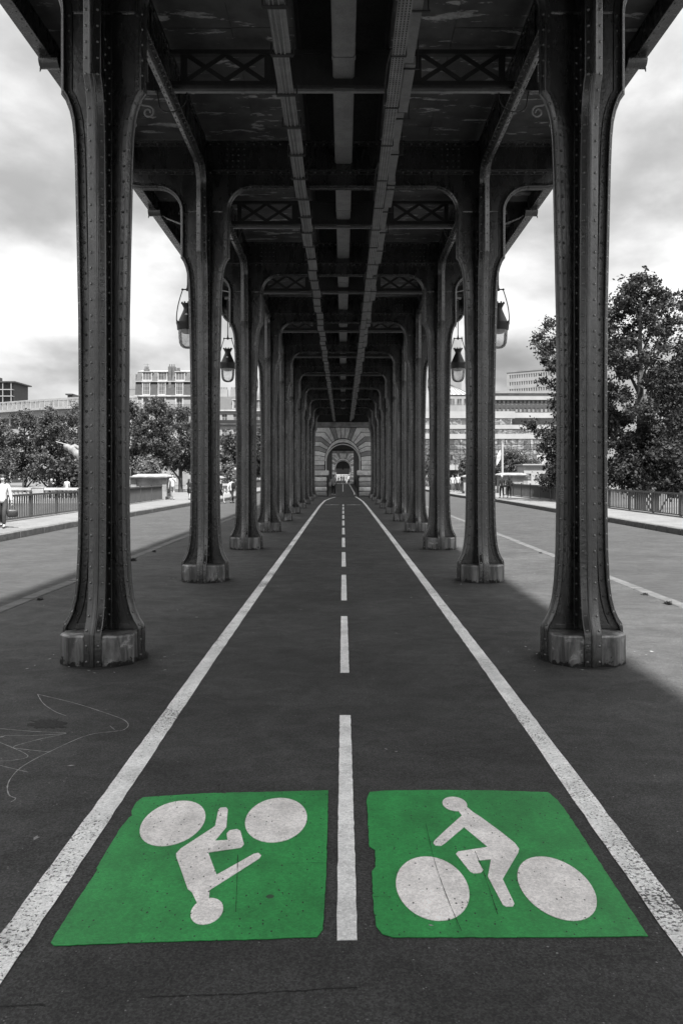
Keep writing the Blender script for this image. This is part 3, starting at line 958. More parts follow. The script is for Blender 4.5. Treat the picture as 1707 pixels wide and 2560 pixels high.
# cross girders over each pair of columns
GT = 7.80
def girder_low():
    """lower outline of the cross girder, x >= 0"""
    pts = [(0, 6.95), (CX - .434 - ARC_R, 6.95)]
    cin = CX - .434 - ARC_R
    for i in range(1, 9):
        a = pi / 2 * i / 8
        pts.append((cin + (ARC_R + .03) * sin(a), ARC_Z + (ARC_R + .03) * cos(a) - .0))
    pts[-1] = (CX - .434 + .06, ARC_Z + .02)
    pts.append((CX + .434 - .06, ARC_Z + .02))
    cout = CX + .434 + ARC_R
    for i in range(1, 9):
        a = pi / 2 * (1 - i / 8)
        pts.append((cout - (ARC_R + .03) * sin(a), ARC_Z + (ARC_R + .03) * cos(a)))
    pts += [(3.62, 6.97), (3.78, 7.04), (3.90, 7.2), (3.98, 7.48)]
    return pts
def make_girder():
    root = thing('cross_girder', 'x', 'girder')
    low = girder_low()
    pts = [(-x, z) for x, z in low[::-1]] + low[1:]
    pts = pts + [(4.0, GT), (-4.0, GT)]
    MB().poly(pts, 'y', -.017, .017).build('web_plate', 'iron', root)
    # flanges
    fx = CX - .434 - ARC_R
    sec2 = [(u, v) for u, v in SEC]
    m = MB()
    m.sweep([(-fx, 6.93), (fx, 6.93)], sec2, 0)
    m.build('bottom_flange', 'iron', root, smooth=28)
    for s in (-1, 1):
        x0 = CX + .434 + ARC_R
        path = [(x0, 6.93), (3.56, 6.93), (3.70, 6.95), (3.82, 7.01), (3.92, 7.12), (3.985, 7.3), (4.0, 7.48)]
        MB().sweep(path, sec2, 0 if s > 0 else pi).build('bracket_flange', 'iron', root, smooth=28)
    for z0, z1, nm in ((7.20, 7.27, 'lower_angle'), (7.70, 7.775, 'upper_angle')):
        m = MB()
        for sy in (-1, 1):
            for x0, x1 in ((-2.40, 2.40), (2.48, 3.98), (-3.98, -2.48)):
                m.box(x0, x1, *sorted((sy * .018, sy * .030)), z0, z1).box(x0, x1, *sorted((sy * .0305, sy * .085)), z1 - .014, z1)
        m.build(nm, 'iron', root)
    for s in (-1, 1):
        m = MB()
        for sy in (-1, 1):
            m.box(*sorted((s * 1.69, s * 2.11)), *sorted((sy * .018, sy * .029)), 7.275, 7.695)
        m.build('splice_plate', 'iron', root)
    m = MB()
    x = -3.9
    while x < 3.95:
        if abs(abs(x) - CX) > .08:
            for z in (7.235, 7.737):
                for sy in (-1, 1):
                    m.dome((x, sy * .030, z - .006), (0, sy, 0), .0175, .9)
        x += .155
    for s in (-1, 1):
        for i in range(4):
            for j in range(4):
                for sy in (-1, 1):
                    m.dome((s * (1.75 + i * .10), sy * .029, 7.33 + j * .105), (0, sy, 0), .018, .9)
    m.build('rivets', 'rivet_iron_glint', root, smooth=60, kind='stuff')
    return root
gir0 = make_girder()
for k, y in enumerate(ROWS):
    o = gir0 if k == 0 else copy_tree(gir0)
    o.location = (0, y, OFF(y))
    tag(o, 'riveted cross girder arching over the %s pair of columns' % ORD[k], 'girder', 'cross girders')

# lattice girders half way between the columns
def make_lattice():
    root = thing('lattice_girder', 'x', 'girder')
    zb, zt = 7.30, 7.78
    MB().box(-2.40, 2.40, -.05, .05, zb - .02, zb - .002).box(-2.40, 2.40, -.012, .012, zb, zb + .06).build('bottom_chord', 'iron_dark', root)
    MB().box(-2.40, 2.40, -.045, .045, zt - .06, zt).build('top_chord', 'iron_dark', root)
    MB().box(-1.02, 1.02, -.010, .010, zb + .061, zt - .062).build('centre_plate', 'iron_dark', root)
    for s in (-1, 1):
        for x in (1.05, 2.22):
            MB().box(*sorted((s * (x - .045), s * (x + .045))), -.02, .02, zb + .061, zt - .062).build('upright', 'iron_dark', root)
        for i in range(2):
            xa, xb = 1.10 + i * .54, 1.10 + (i + 1) * .54
            for k, (p, q) in enumerate((((xa, zb + .06), (xb, zt - .06)), ((xa, zt - .06), (xb, zb + .06)))):
                d = Vector((q[0] - p[0], q[1] - p[1])).normalized()
                n = Vector((-d.y, d.x)) * .032
                pts = [(s * (p[0] + n.x), p[1] + n.y), (s * (q[0] + n.x), q[1] + n.y), (s * (q[0] - n.x), q[1] - n.y), (s * (p[0] - n.x), p[1] - n.y)]
                yo = .004 + .014 * k
                MB().poly(pts, 'y', -yo - .010, -yo).build('lattice_bar', 'iron_dark', root)
        # outer bracket, a plate with an opening under the deck edge
        a = [(2.47, 7.78), (2.47, 7.22), (2.62, 7.20), (3.1, 7.22), (3.5, 7.30), (3.8, 7.42), (3.98, 7.55), (3.98, 7.78)]
        hole = [(2.72, 7.34), (3.05, 7.35), (3.4, 7.43), (3.55, 7.52), (3.5, 7.62), (2.85, 7.66), (2.72, 7.6)]
        bm = bmesh.new()
        def loop(pts, y):
            vs = [bm.verts.new((s * x, y, z)) for x, z in pts]
            return vs, [bm.edges.new((vs[i], vs[(i + 1) % len(vs)])) for i in range(len(vs))]
        va, ea = loop(a, 0.0); vb, eb = loop(hole, 0.0)
        bmesh.ops.triangle_fill(bm, use_beauty=True, edges=ea + eb)
        ret = bmesh.ops.extrude_face_region(bm, geom=bm.faces[:])
        bmesh.ops.translate(bm, verts=[v for v in ret['geom'] if isinstance(v, bmesh.types.BMVert)], vec=(0, .02, 0))
        bmesh.ops.recalc_face_normals(bm, faces=bm.faces)
        me = bpy.data.meshes.new('outer_bracket'); bm.to_mesh(me); bm.free()
        me.materials.append(MATS['iron'])
        obj('outer_bracket', me, root)
        path = [(2.49, 7.22), (2.62, 7.20), (3.1, 7.22), (3.5, 7.30), (3.8, 7.42), (3.98, 7.55)]
        MB().sweep(path, [(-.06, 0), (.06, 0), (.06, -.015), (-.06, -.015)], 0 if s > 0 else pi, (0, .01, 0)).build('bracket_flange', 'iron', root)
    return root
lat0 = make_lattice()
BAYS = [ROWS[0] - 3.0] + [y + 3.0 for y in ROWS[:-1]] + [ROWS[-1] + 2.6]
BAYW = ['before the first'] + ['between the %s and %s' % (ORD[k], ORD[k + 1]) for k in range(9)] + ['after the tenth']
for k, y in enumerate(BAYS):
    o = lat0 if k == 0 else copy_tree(lat0)
    o.location = (0, y, OFF(y))
    tag(o, 'dark lattice girder under the deck %s column pairs' % BAYW[k], 'girder', 'lattice girders')

# girders along each row of columns
def make_long_girder(L=6.0, open_front=False):
    root = thing('row_girder', 'x', 'girder')
    h = L / 2
    e = .434 - .07
    pts = [(-h, LARC_Z + .02), (-h + e, LARC_Z + .02)]
    for i in range(1, 9):
        a = pi / 2 * i / 8
        pts.append((-h + .434 + LARC_R - (LARC_R + .03) * cos(a), LARC_Z + (LARC_R + .03) * sin(a)))
    pts += [(-y, z) for y, z in pts[::-1]]
    pts += [(h, GT + .02), (-h, GT + .02)]
    MB().poly(pts, 'x', -.016, .016).build('web_plate', 'iron', root)
    f = h - .434 - LARC_R
    MB().sweep([(-f, LARC_Z + LARC_R), (f, LARC_Z + LARC_R)], SEC, pi / 2).build('bottom_flange', 'iron', root, smooth=28)
    m = MB()
    for sx in (-1, 1):
        m.box(*sorted((sx * .017, sx * .03)), -h + .1, h - .1, GT - .08, GT - .005)
    m.build('upper_angle', 'iron', root)
    for yy in (-f * .5, f * .5):
        MB().box(-.028, .028, yy - .04, yy + .04, LARC_Z + LARC_R + .06, GT - .09).build('stiffener', 'iron', root)
    m = MB()
    y = -f
    while y < f:
        for sx in (-1, 1):
            m.dome((sx * .03, y, GT - .045), (sx, 0, 0), .014)
            m.dome((sx * .0275, y, LARC_Z + LARC_R + .09), (sx, 0, 0), .0145)
            m.dome((sx * .056, y, LARC_Z + LARC_R + .031), (0, 0, -1), .0145)
        y += .155
    m.build('rivets', 'rivet_iron_glint', root, smooth=60, kind='stuff')
    return root
lg0 = make_long_girder()
lf = True
for k, y in enumerate([ROWS[0] - 3.0] + [y + 3.0 for y in ROWS]):
    for s in (-1, 1):
        o = lg0 if lf else copy_tree(lg0)
        lf = False
        o.location = (s * CX, y, OFF(y))
        o.rotation_euler = (SLOPE, 0, 0)
        w = BAYW[k] if k < 10 else 'after the tenth'
        tag(o, 'riveted girder along the %s row %s columns' % (SIDE[s], w), 'girder', 'girders along the rows')

# deck
deck = thing('viaduct_deck', 'long riveted railway viaduct deck roofing the cycle path', 'bridge deck', (0, 14.15, 0), (SLOPE, 0, 0))
def deck_plate_mesh(x0, x1, L):
    return MB().box(x0, x1, -L / 2 + .006, L / 2 - .006, 7.86, 7.885).mesh('deck_plate', 'deck_under')
spans = [(.66, 1.5), (1.504, 2.42), (2.46, 3.2), (3.204, 3.98)]
meshes = {}
for s in (-1, 1):
    for i, (a, b) in enumerate(spans):
        meshes[(s, i)] = deck_plate_mesh(*sorted((s * a, s * b)), 3.0)
yy = -43.35
while yy < 68:
    for key, me in meshes.items():
        obj('deck_plate', me, deck, (0, yy + 1.5 - 14.15, random.uniform(-.006, .006)))
    yy += 3.0
Y0, Y1 = -43.5 - 14.15, 67.2 - 14.15
for s in (-1, 1):
    MB().box(*sorted((s * .63, s * .655)), Y0, Y1, 7.80, 8.40).build('recess_side', 'iron_dark', deck)
    m = MB()
    m.box(*sorted((s * 4.0, s * 4.03)), Y0, Y1, 7.50, 8.35)
    m.box(*sorted((s * 3.93, s * 4.10)), Y0, Y1, 7.475, 7.498)
    m.box(*sorted((s * 4.032, s * 4.08)), Y0, Y1, 7.80, 7.86)
    m.build('edge_beam', 'iron', deck)
    m = MB()
    y = -57.0
    while y < 52:
        m.dome((s * 3.97, y, 7.474), (0, 0, -1), .012)
        m.dome((s * 3.999, y, 7.56), (-s, 0, 0), .012)
        y += .16
    m.build('edge_rivets', 'iron', deck, smooth=60, kind='stuff')
MB().box(-.65, .65, Y0, Y1, 8.41, 8.5).build('recess_top', 'recess', deck)
MB().box(-4.05, 4.05, Y0, Y1, 8.51, 8.62).build('deck_slab', 'concrete', deck)
deck2 = thing('viaduct_deck', 'dark viaduct deck seen through the first stone arch', 'bridge deck')
m = MB().box(-4.05, 4.05, 69.0, 150.8, 7.5, 8.1)
m.build('deck_slab', 'deck_under', deck2)
y = 74.0
while y < 149:
    MB().box(-4.0, 4.0, y - .1, y + .1, 6.5, 7.49).build('cross_beam', 'iron_dark', deck2)
    y += 6.0
for s in (-1, 1):
    MB().box(*sorted((s * (CX - .06), s * (CX + .06))), 69, 150.5, 6.3, 6.49).build('row_beam', 'iron_dark', deck2)

deck3 = thing('viaduct_deck', 'dark underside of the viaduct beyond the far arch', 'bridge deck')
MB().box(-4.05, 4.05, 155.5, 214, 6.6, 7.4).build('deck_slab', 'deck_under', deck3)
for i in range(8):
    MB().box(-4.0, 4.0, 160 + i * 7, 160.3 + i * 7, 5.6, 6.59).build('cross_beam', 'iron_dark', deck3)
MB().box(-6.0, 6.0, 214.2, 216, 2.15, 3.35).build('end_beam', 'concrete', deck3)
MB().box(-6.0, 6.0, 214.1, 216, 3.351, 8).build('end_wall', 'iron_dark', deck3)
MB().box(-6.0, 6.0, 214.1, 216, 1.85, 2.149).build('end_beam_soffit', 'iron_dark', deck3)

for sd in (-1, 1):
    wl = thing('passage_wall', 'dark iron side wall of the passage beyond the arch, on the %s' % SIDE[sd], 'wall', group='passage walls')
    for i in range(12):
        MB().box(*sorted((sd * 1.98, sd * 2.10)), 74.0 + i * 6.2 + .05, 80.2 + i * 6.2 - .81, 0, 1.05).build('wall_panel', 'iron_dark', wl)
        MB().box(*sorted((sd * 1.90, sd * 2.14)), 74.0 + i * 6.2 - .8, 74.0 + i * 6.2 + .049, 0, 6.29).build('wall_post', 'iron_dark', wl)

# drain trough along the middle
tr = thing('drain_trough', 'pale metal trough running along the middle under the deck', 'trough', (0.01, 14.15, 0), (SLOPE, 0, 0))
y = Y0 + .05
k = 0
pts = [(-.15, 7.60), (-.15, 7.42), (-.125, 7.39), (.125, 7.39), (.15, 7.42), (.15, 7.60)]
me = MB().poly(pts, 'y', -2.95, 2.95).mesh('trough_length', 'tray_metal')
mc = MB().poly([(x * 1.06, z - .006 if z < 7.5 else z) for x, z in pts], 'y', -.05, .05).mesh('trough_joint', 'tray_metal')
while y < Y1 - 3:
    obj('trough_length', me, tr, (0, y + 3, 0))
    obj('trough_joint', mc, tr, (0, y + 6.02, 0))
    y += 6.0

# cable trays
def tray_left():
    root = thing('cable_tray', 'pale cable tray with three thin conduits left of the trough', 'cable tray', (-0.72, 14.15, 0), (SLOPE, 0, 0))
    seg = MB()
    seg.box(-.095, .095, -.46, .46, 6.79, 6.80).box(-.095, -.085, -.46, .46, 6.801, 6.835).box(.085, .095, -.46, .46, 6.801, 6.835)
    sm = seg.mesh('tray_length', 'tray_metal')
    cl = MB()
    cl.box(-.13, .13, -.03, .03, 6.765, 6.778)
    cl.box(-.14, -.122, -.02, .02, 6.779, 6.86).box(.122, .14, -.02, .02, 6.779, 6.86)
    cl.tube([(-.13, 0, 6.86), (-.13, 0, 6.92)], .012, 6).tube([(.13, 0, 6.86), (.13, 0, 6.92)], .012, 6)
    cm = cl.mesh('tray_clip', 'iron_dark')
    y = Y0 + .5
    k = 0
    while y < Y1 - .5:
        dx = .02 * sin(k * 1.9) + random.uniform(-.006, .006)
        obj('tray_length', sm, root, (dx, y, random.uniform(-.008, .012)))
        obj('tray_clip', cm, root, (dx * .5, y + .48, 0))
        y += .96
        k += 1
    m = MB()
    for x in (-.055, -.01, .04):
        pts = []
        y = Y0
        while y < Y1:
            pts.append((x + .006 * sin(y * 2.3 + x * 40), y, 6.780 + .004 * sin(y * 1.7)))
            y += .48
        m.tube(pts, .009, 5)
    m.build('conduits', 'tray_metal', root, smooth=60)
tray_left()
def tray_right():
    root = thing('cable_tray', 'perforated cable tray strapped beside a pale duct right of the trough', 'cable tray', (0, 14.15, 0), (SLOPE, 0, 0))
    m = MB().box(.585, .735, Y0, Y1, 6.80, 6.812)
    m.box(.58, .586, Y0, Y1, 6.813, 6.86).box(.734, .74, Y0, Y1, 6.813, 6.86)
    m.build('tray', 'perforated', root)
    sm = MB().box(-.065, .065, -.64, .64, 6.95, 7.06).mesh('duct_length', 'tray_metal')
    st = MB().box(.56, .75, -.012, .012, 6.788, 6.798).box(.745, .757, -.012, .012, 6.80, 6.90).tube([(.75, 0, 6.88), (.75, .0, 7.1)], .008, 5).mesh('strap', 'iron_dark')
    hk = MB().box(.73, .96, -.012, .012, 6.93, 6.944).tube([(.94, 0, 6.94), (.94, 0, 7.3)], .008, 5).mesh('duct_hanger', 'iron_dark')
    y = Y0 + .7
    k = 0
    while y < Y1 - .5:
        obj('duct_length', sm, root, (.815 + .025 * ((k % 3) - 1) + random.uniform(-.01, .01), y, random.uniform(-.01, .01)))
        obj('strap', st, root, (0, y + .2 + random.uniform(-.1, .1), 0))
        obj('duct_hanger', hk, root, (0, y - .5 + random.uniform(-.1, .1), 0))
        y += 1.3
        k += 1
    m = MB()
    y = Y0
    while y < Y1 - 3:
        m.tube([(.575, y, 6.84), (.55, y + .4, 6.87), (.545, y + .9, 6.88), (.57, y + 1.3, 6.84)], .014, 6)
        y += 3.3
    m.build('loose_cable', 'lamp_black', root, smooth=60)
tray_right()
# pale conduits across each bay
cc = MB().box(-2.40, 2.40, -.03, .03, 7.20, 7.212).box(-2.40, 2.40, .022, .03, 7.213, 7.262)
for k in range(7):
    cc.box(-2.1 + k * .7 - .02, -2.1 + k * .7 + .02, -.035, .036, 7.192, 7.199)
ccm = cc.mesh('cross_conduit', 'tray_metal')
for k, y in enumerate(BAYS[:-1]):
    o = obj('cross_conduit', ccm, None, (0, y, OFF(y)))
    tag(o, 'pale metal bar across the bay %s column pairs' % BAYW[k], 'conduit', 'cross bars under the deck')
# cable loops at the row girders
for s in (-1, 1):
    for k in range(3):
        y = BAYS[k + 1]
        pts = [(s * 2.18, y, 7.20 + OFF(y)), (s * 2.20, y + .02, 7.08 + OFF(y)), (s * 2.30, y + .04, 6.98 + OFF(y)), (s * 2.44, y + .05, 6.95 + OFF(y)), (s * 2.56, y + .05, 7.0 + OFF(y)), (s * 2.60, y + .05, 7.2 + OFF(y))]
        o = MB().tube(smooth_path(pts, 5), .009, 6).build('cable_loop', 'lamp_black', smooth=60)
        tag(o, 'thin black cable looped under the %s row girder in the %s bay' % (SIDE[s], ORD[k]), 'cable', 'cable loops')
# drain spouts on the deck edge
sp = MB()
n = 10
ring = [(0.10 * cos(pi + pi * i / n), 0.10 * sin(pi + pi * i / n)) for i in range(n + 1)] + [(0.085 * cos(2 * pi - pi * i / n), 0.085 * sin(2 * pi - pi * i / n)) for i in range(n + 1)]
sp.poly([(y, z) for y, z in ring], 'x', -.16, .10)
sp.box(-.16, .08, -.10, -.09, .0, .06).box(-.16, .08, .09, .10, 0, .06)
sp.tube([(.10, 0, -.09), (.11, 0, -.14)], [.016, .006], 6)
spm = sp.mesh('drain_spout', 'iron')
for k, y in enumerate(BAYS[1:5]):
    for s in (-1, 1):
        o = obj('drain_spout', spm, None, (s * 3.98, y - .38, 7.44 + OFF(y)), (0, 0, 0 if s > 0 else pi))
        tag(o, 'half-round drain spout at the %s deck edge in the %s bay' % (SIDE[s], ORD[k]), 'spout', 'drain spouts')

# ------------------------------------------------------------------ hanging lanterns
def make_lantern():
    root = thing('hanging_lantern', 'x', 'lantern')
    glass = [(.02, 0), (.09, .012), (.145, .05), (.178, .12), (.19, .22), (.197, .40)]
    MB().lathe(glass, 24, cap=True).build('glass_bowl', 'lamp_glass', root, smooth=40)
    MB().lathe([(.10, .33), (.175, .395), (.175, .40), (.10, .40)], 20).build('reflector', 'lamp_inner', root, smooth=40)
    rim = MB().lathe([(.198, .395), (.215, .40), (.222, .43), (.228, .50), (.245, .545), (.24, .56), (.20, .565), (.19, .56)], 24)
    for k in range(4):
        a = pi / 4 + pi / 2 * k
        rim.tube([(.235 * cos(a), .235 * sin(a), .53), (.275 * cos(a), .275 * sin(a), .60)], [.02, .004], 5)
    rim.build('rim', 'lamp_black', root, smooth=40)
    hood = MB().lathe([(.205, .56), (.17, .64), (.12, .755), (.088, .83), (.082, .87), (.095, .90), (.128, .965), (.120, .965), (.08, .90), (.05, .86)], 24, cap=False)
    for k in range(10):
        a = 2 * pi * k / 10
        hood.box(.122 * cos(a) - .014, .122 * cos(a) + .014, .122 * sin(a) - .014, .122 * sin(a) + .014, .965, .995)
    hood.build('hood', 'lamp_black', root, smooth=40)
    vent = MB()
    vent.lathe([(.001, -.004), (.022, 0), (.001, .004)], 10)
    v = MB()
    pts = [(.03 * cos(pi * i / 8), .04 * sin(pi * i / 8)) for i in range(9)]
    v.poly(pts, 'y', -.146, -.139)
    o = v.build('vent_hole', 'lamp_inner', root)
    o.location = (0, 0, .70)
    yk = MB()
    for s in (-1, 1):
        yk.tube(smooth_path([(s * .232, 0, .56), (s * .235, 0, .70), (s * .21, 0, .90), (s * .16, 0, 1.10), (s * .105, 0, 1.27)], 4), .011, 6)
        yk.lathe([(.001, -.025), (.02, -.015), (.025, 0), (.02, .015), (.001, .025)], 8, (s * .11, 0, 1.275))
    yk.tube([(-.11, 0, 1.275), (.11, 0, 1.275)], .014, 6)
    yk.build('yoke', 'lamp_black', root, smooth=50)
    MB().lathe([(.012, 1.24), (.034, 1.25), (.036, 1.29), (.022, 1.31), (.016, 1.36), (.013, 1.38), (.013, 2.42)], 8).build('suspension_rod', 'lamp_black', root, smooth=50)
    MB().box(-.09, .09, -.05, .05, 2.42, 2.47).build('mounting_plate', 'tray_metal', root)
    # scrolled bracket reaching inward to the girder
    sc_ = MB()
    pts = []
    for i in range(30):
        t = i / 29
        a = pi * .5 - t * 2.6 * pi
        r = .085 - .06 * t
        pts.append((.62 + r * cos(a), 0, 2.42 + r * sin(a) - .085))
    sc_.tube([(0, 0, 2.50), (.3, 0, 2.53), (.55, 0, 2.43)] + pts, .013, 6)
    pts = [(.42 + (.055 - .04 * i / 19) * cos(pi * .5 + i / 19 * 2.4 * pi), 0, 2.16 + (.055 - .04 * i / 19) * sin(pi * .5 + i / 19 * 2.4 * pi)) for i in range(20)]
    sc_.tube([(0, 0, 2.40), (.2, 0, 2.26)] + pts, .010, 6)
    sc_.build('scroll_bracket', 'tray_metal', root, smooth=50)
    return root
lan0 = make_lantern()
lfirst = True
for k, y in enumerate(BAYS[1:10]):
    for s in (-1, 1):
        o = lan0 if lfirst else copy_tree(lan0)
        lfirst = False
        o.location = (s * 3.34, y, 4.60 + OFF(y) * .6)
        o.rotation_euler = (0, 0, 0 if s < 0 else pi)
        tag(o, 'old black lantern with glass bowl hanging on the %s, %s from the viewer' % (SIDE[s], ORD[k]), 'lantern', 'lanterns hanging beside the viaduct')

# ------------------------------------------------------------------ stone arch piers
AC = 2.985
def make_pier():
    root = thing('stone_arch_pier', 'x', 'arch')
    OX = 3.1
    D = 1.3
    # dark backing wall with the opening
    m = MB()
    inner = []
    for i in range(33):
        a = pi * i / 32
        inner.append((1.46 * cos(a), AC + 1.46 * sin(a)))
    right = [(OX - .05, 0), (OX - .05, 5.8), (0, 5.8)] + [p for p in inner[::-1] if p[0] <= 1e-6][:0]
    half = [(1.46, 0), (OX - .05, 0), (OX - .05, 5.8), (0, 5.8)] + [p for p in inner[:17]][::-1]
    m.poly(half, 'y', .06, D)
    m.poly([(-x, z) for x, z in half], 'y', .06, D)
    m.build('core_wall', 'joint', root)
    # voussoirs and side courses
    def inn(deg, a=1.53, b=1.92):
        t = radians(deg)
        r = 1 / sqrt((cos(t) / a) ** 2 + (sin(t) / b) ** 2)
        return (-r * cos(t), AC + r * sin(t))
    J = [(3.04, None, 1), (3.42, -2.02, 13), (3.83, -2.0, 25), (4.22, -1.95, 35), (4.63, -1.88, 44), (5.03, -1.84, 52.5), (5.41, -1.52, 60.5)]
    TOPJ = [(-1.135, 69), (-.66, 78), (-.215, 86)]
    stones = []
    def arcp(d0, d1):
        return [inn(d0 + (d1 - d0) * i / 3) for i in range(4)]
    for (za, ka, da), (zb, kb, db) in zip(J[:-1], J[1:]):
        pts = [(-OX, za)] + ([(ka, za)] if ka else []) + arcp(da, db) + [(kb, zb), (-OX, zb)]
        stones.append(pts)
    stones.append([(-OX, 5.41), (-1.52, 5.41)] + arcp(60.5, 69) + [(-1.135, 5.82), (-OX, 5.82)])
    for (xa, da), (xb, db) in zip(TOPJ[:-1], TOPJ[1:]):
        stones.append([(xa, 5.82)] + arcp(da, db) + [(xb, 5.82)])
    for za, zb in ((2.22, 2.63), (2.63, 3.04)):
        stones.append([(-OX, za), (-1.53, za), (-1.53, zb), (-OX, zb)])
    stones = stones + [[(-x, z) for x, z in s] for s in stones]
    stones.append([(-.215, 5.82)] + [inn(86), inn(90)] + [(-inn(86)[0], inn(86)[1]), (.215, 5.82)])
    def inset(pts, d):
        n = len(pts)
        ar = sum(pts[i][0] * pts[(i + 1) % n][1] - pts[(i + 1) % n][0] * pts[i][1] for i in range(n))
        if ar < 0: pts = pts[::-1]
        out = []
        for i in range(n):
            p, q, r = Vector(pts[i - 1]), Vector(pts[i]), Vector(pts[(i + 1) % n])
            a = (q - p).normalized(); b = (r - q).normalized()
            na, nb = Vector((-a.y, a.x)), Vector((-b.y, b.x))
            mm = (na + nb)
            mm = mm / max(mm.dot(na), .35)
            out.append((q.x + mm.x * d, q.y + mm.y * d))
        return out
    for s in stones:
        a, b = inset(s, .022), inset(s, .045)
        n = len(a)
        dy = random.uniform(-.008, .008)
        vs = [(x, .07, z) for x, z in a] + [(x, -.01 + dy, z) for x, z in a] + [(x, -.035 + dy, z) for x, z in b]
        fs = [(i + k * n, (i + 1) % n + k * n, (i + 1) % n + (k + 1) * n, i + (k + 1) * n) for k in range(2) for i in range(n)] + [tuple(range(2 * n, 3 * n))]
        MB().add(vs, fs).build('arch_stone', 'stone' if random.random() < .8 else 'stone_light', root, fix=True)
    # recessed moulded ring
    m = MB()
    n = 32
    prof = [(1.53, 1.90, .055), (1.51, 1.86, .0), (1.49, 1.80, -.0), (1.44, 1.50, .02), (1.42, 1.45, .05), (1.40, 1.41, .05), (1.40, 1.41, D - .1)]
    vs, fs = [], []
    for i in range(n + 1):
        t = pi * i / n
        for a, b, y in prof:
            vs.append((a * cos(t), y + .045, AC + b * sin(t)))
    k = len(prof)
    for i in range(n):
        for j in range(k - 1):
            fs.append((i * k + j, (i + 1) * k + j, (i + 1) * k + j + 1, i * k + j + 1))
    m.add(vs, fs)
    m.build('arch_ring', 'stone', root, smooth=35, fix=True)
    for s in (-1, 1):
        m = MB()
        m.box(*sorted((s * 1.40, s * 1.51)), .062, D - .1, 2.19, AC)
        m.build('jamb', 'stone', root)
        pts = [(s * 1.24, 1.79), (s * 1.20, 1.92), (s * 1.20, 2.12), (s * 1.24, 2.19), (s * OX, 2.19), (s * OX, 1.79)]
        MB().poly(pts, 'y', -.20, D).build('impost', 'stone', root)
        for i in range(4):
            z0, z1 = i * .41 + .012, (i + 1) * .41 - .012
            x0, x1 = 1.36, OX
            bm = bmesh.new()
            bmesh.ops.create_cube(bm, size=1)
            bmesh.ops.scale(bm, vec=(x1 - x0, .30, z1 - z0), verts=bm.verts)
            bmesh.ops.translate(bm, vec=(s * (x0 + x1) / 2, .05, (z0 + z1) / 2), verts=bm.verts)
            bmesh.ops.bevel(bm, geom=bm.edges[:], offset=.11, segments=3, affect='EDGES', profile=.55)
            me = bpy.data.meshes.new('rusticated_stone'); bm.to_mesh(me); bm.free()
            me.materials.append(MATS['stone_light' if (i + s) % 2 else 'stone'])
            me.polygons.foreach_set('use_smooth', [True] * len(me.polygons))
            obj('rusticated_stone', me, root)
        MB().box(*sorted((s * 1.40, s * (OX - .06))), -.02, D, 1.645, 1.785).build('neck_course', 'stone_dark', root)
        MB().box(*sorted((s * 1.22, s * 1.33)), .12, D - .2, 0, 1.72).build('guard_panel', 'iron_dark', root)
    xs = [-OX, -1.9, -.8, .25, 1.2, 2.1, OX]
    for a, b in zip(xs[:-1], xs[1:]):
        MB().box(a + .006, b - .006, -.12, D, 5.84, 6.25).build('cornice_stone', 'stone_dark', root)
    MB().box(-OX - .1, OX + .1, .02, D, 6.255, 7.3).build('bearing_wall', 'joint', root)
    return root
pier = make_pier()
pier.location = (0, 67.2, 0)
tag(pier, 'pale stone pier with rusticated arch closing the colonnade', 'arch', 'stone arches over the path')
p2 = copy_tree(pier)
p2.location = (0, 151, -0.0)
tag(p2, 'small far stone arch seen through the nearer stone arch', 'arch', 'stone arches over the path')
o = MB().box(-1.3, 1.3, 67.5, 70.5, 0.001, 0.006).build('threshold_strip', 'path_asphalt')
tag(o, 'darker strip of paving under the stone arch', 'paving')

# ================================================================== BRIDGE SIDES
def railing(name, x, y0, n, pitch, label):
    root = thing(name, label, 'railing', (x, y0, WALK_Z))
    L = n * pitch
    post = MB().box(-.045, .045, -.04, .04, 0, 1.02).box(-.055, .055, -.05, .05, 1.0205, 1.045).mesh('post', 'rail_paint')
    slat = MB().box(-.028, .028, -.014, .014, .125, .925).mesh('slat', 'rail_paint')
    MB().box(-.05, .05, .0, L, .93, .985).box(-.035, .035, 0, L, .9855, 1.005).build('top_rail', 'rail_paint', root)
    MB().box(-.04, .04, .0, L, .07, .12).build('bottom_rail', 'rail_paint', root)
    MB().box(-.14, .14, -.1, L + .1, -.05, .045).build('footing', 'granite', root)
    for i in range(n + 1):
        obj('post', post, root, (0, i * pitch, .046))
        if i < n:
            for k in range(12):
                obj('slat', slat, root, (0, i * pitch + (k + .75) * pitch / 12.5, 0), (0, 0, .5))
    return root
railing('railing', LRAIL, 9.0, 16, 2.9, 'dark metal slat railing along the left sidewalk before the pedestal')
railing('railing', RRAIL, 9.45, 20, 2.95, 'dark metal slat railing along the right sidewalk before the pedestal')
railing('railing', -11.2, 74.0, 14, 2.9, 'far dark railing along the left sidewalk beyond the pedestal')
railing('railing', 12.2, 76.0, 14, 2.9, 'far dark railing along the right sidewalk beyond the pedestal')

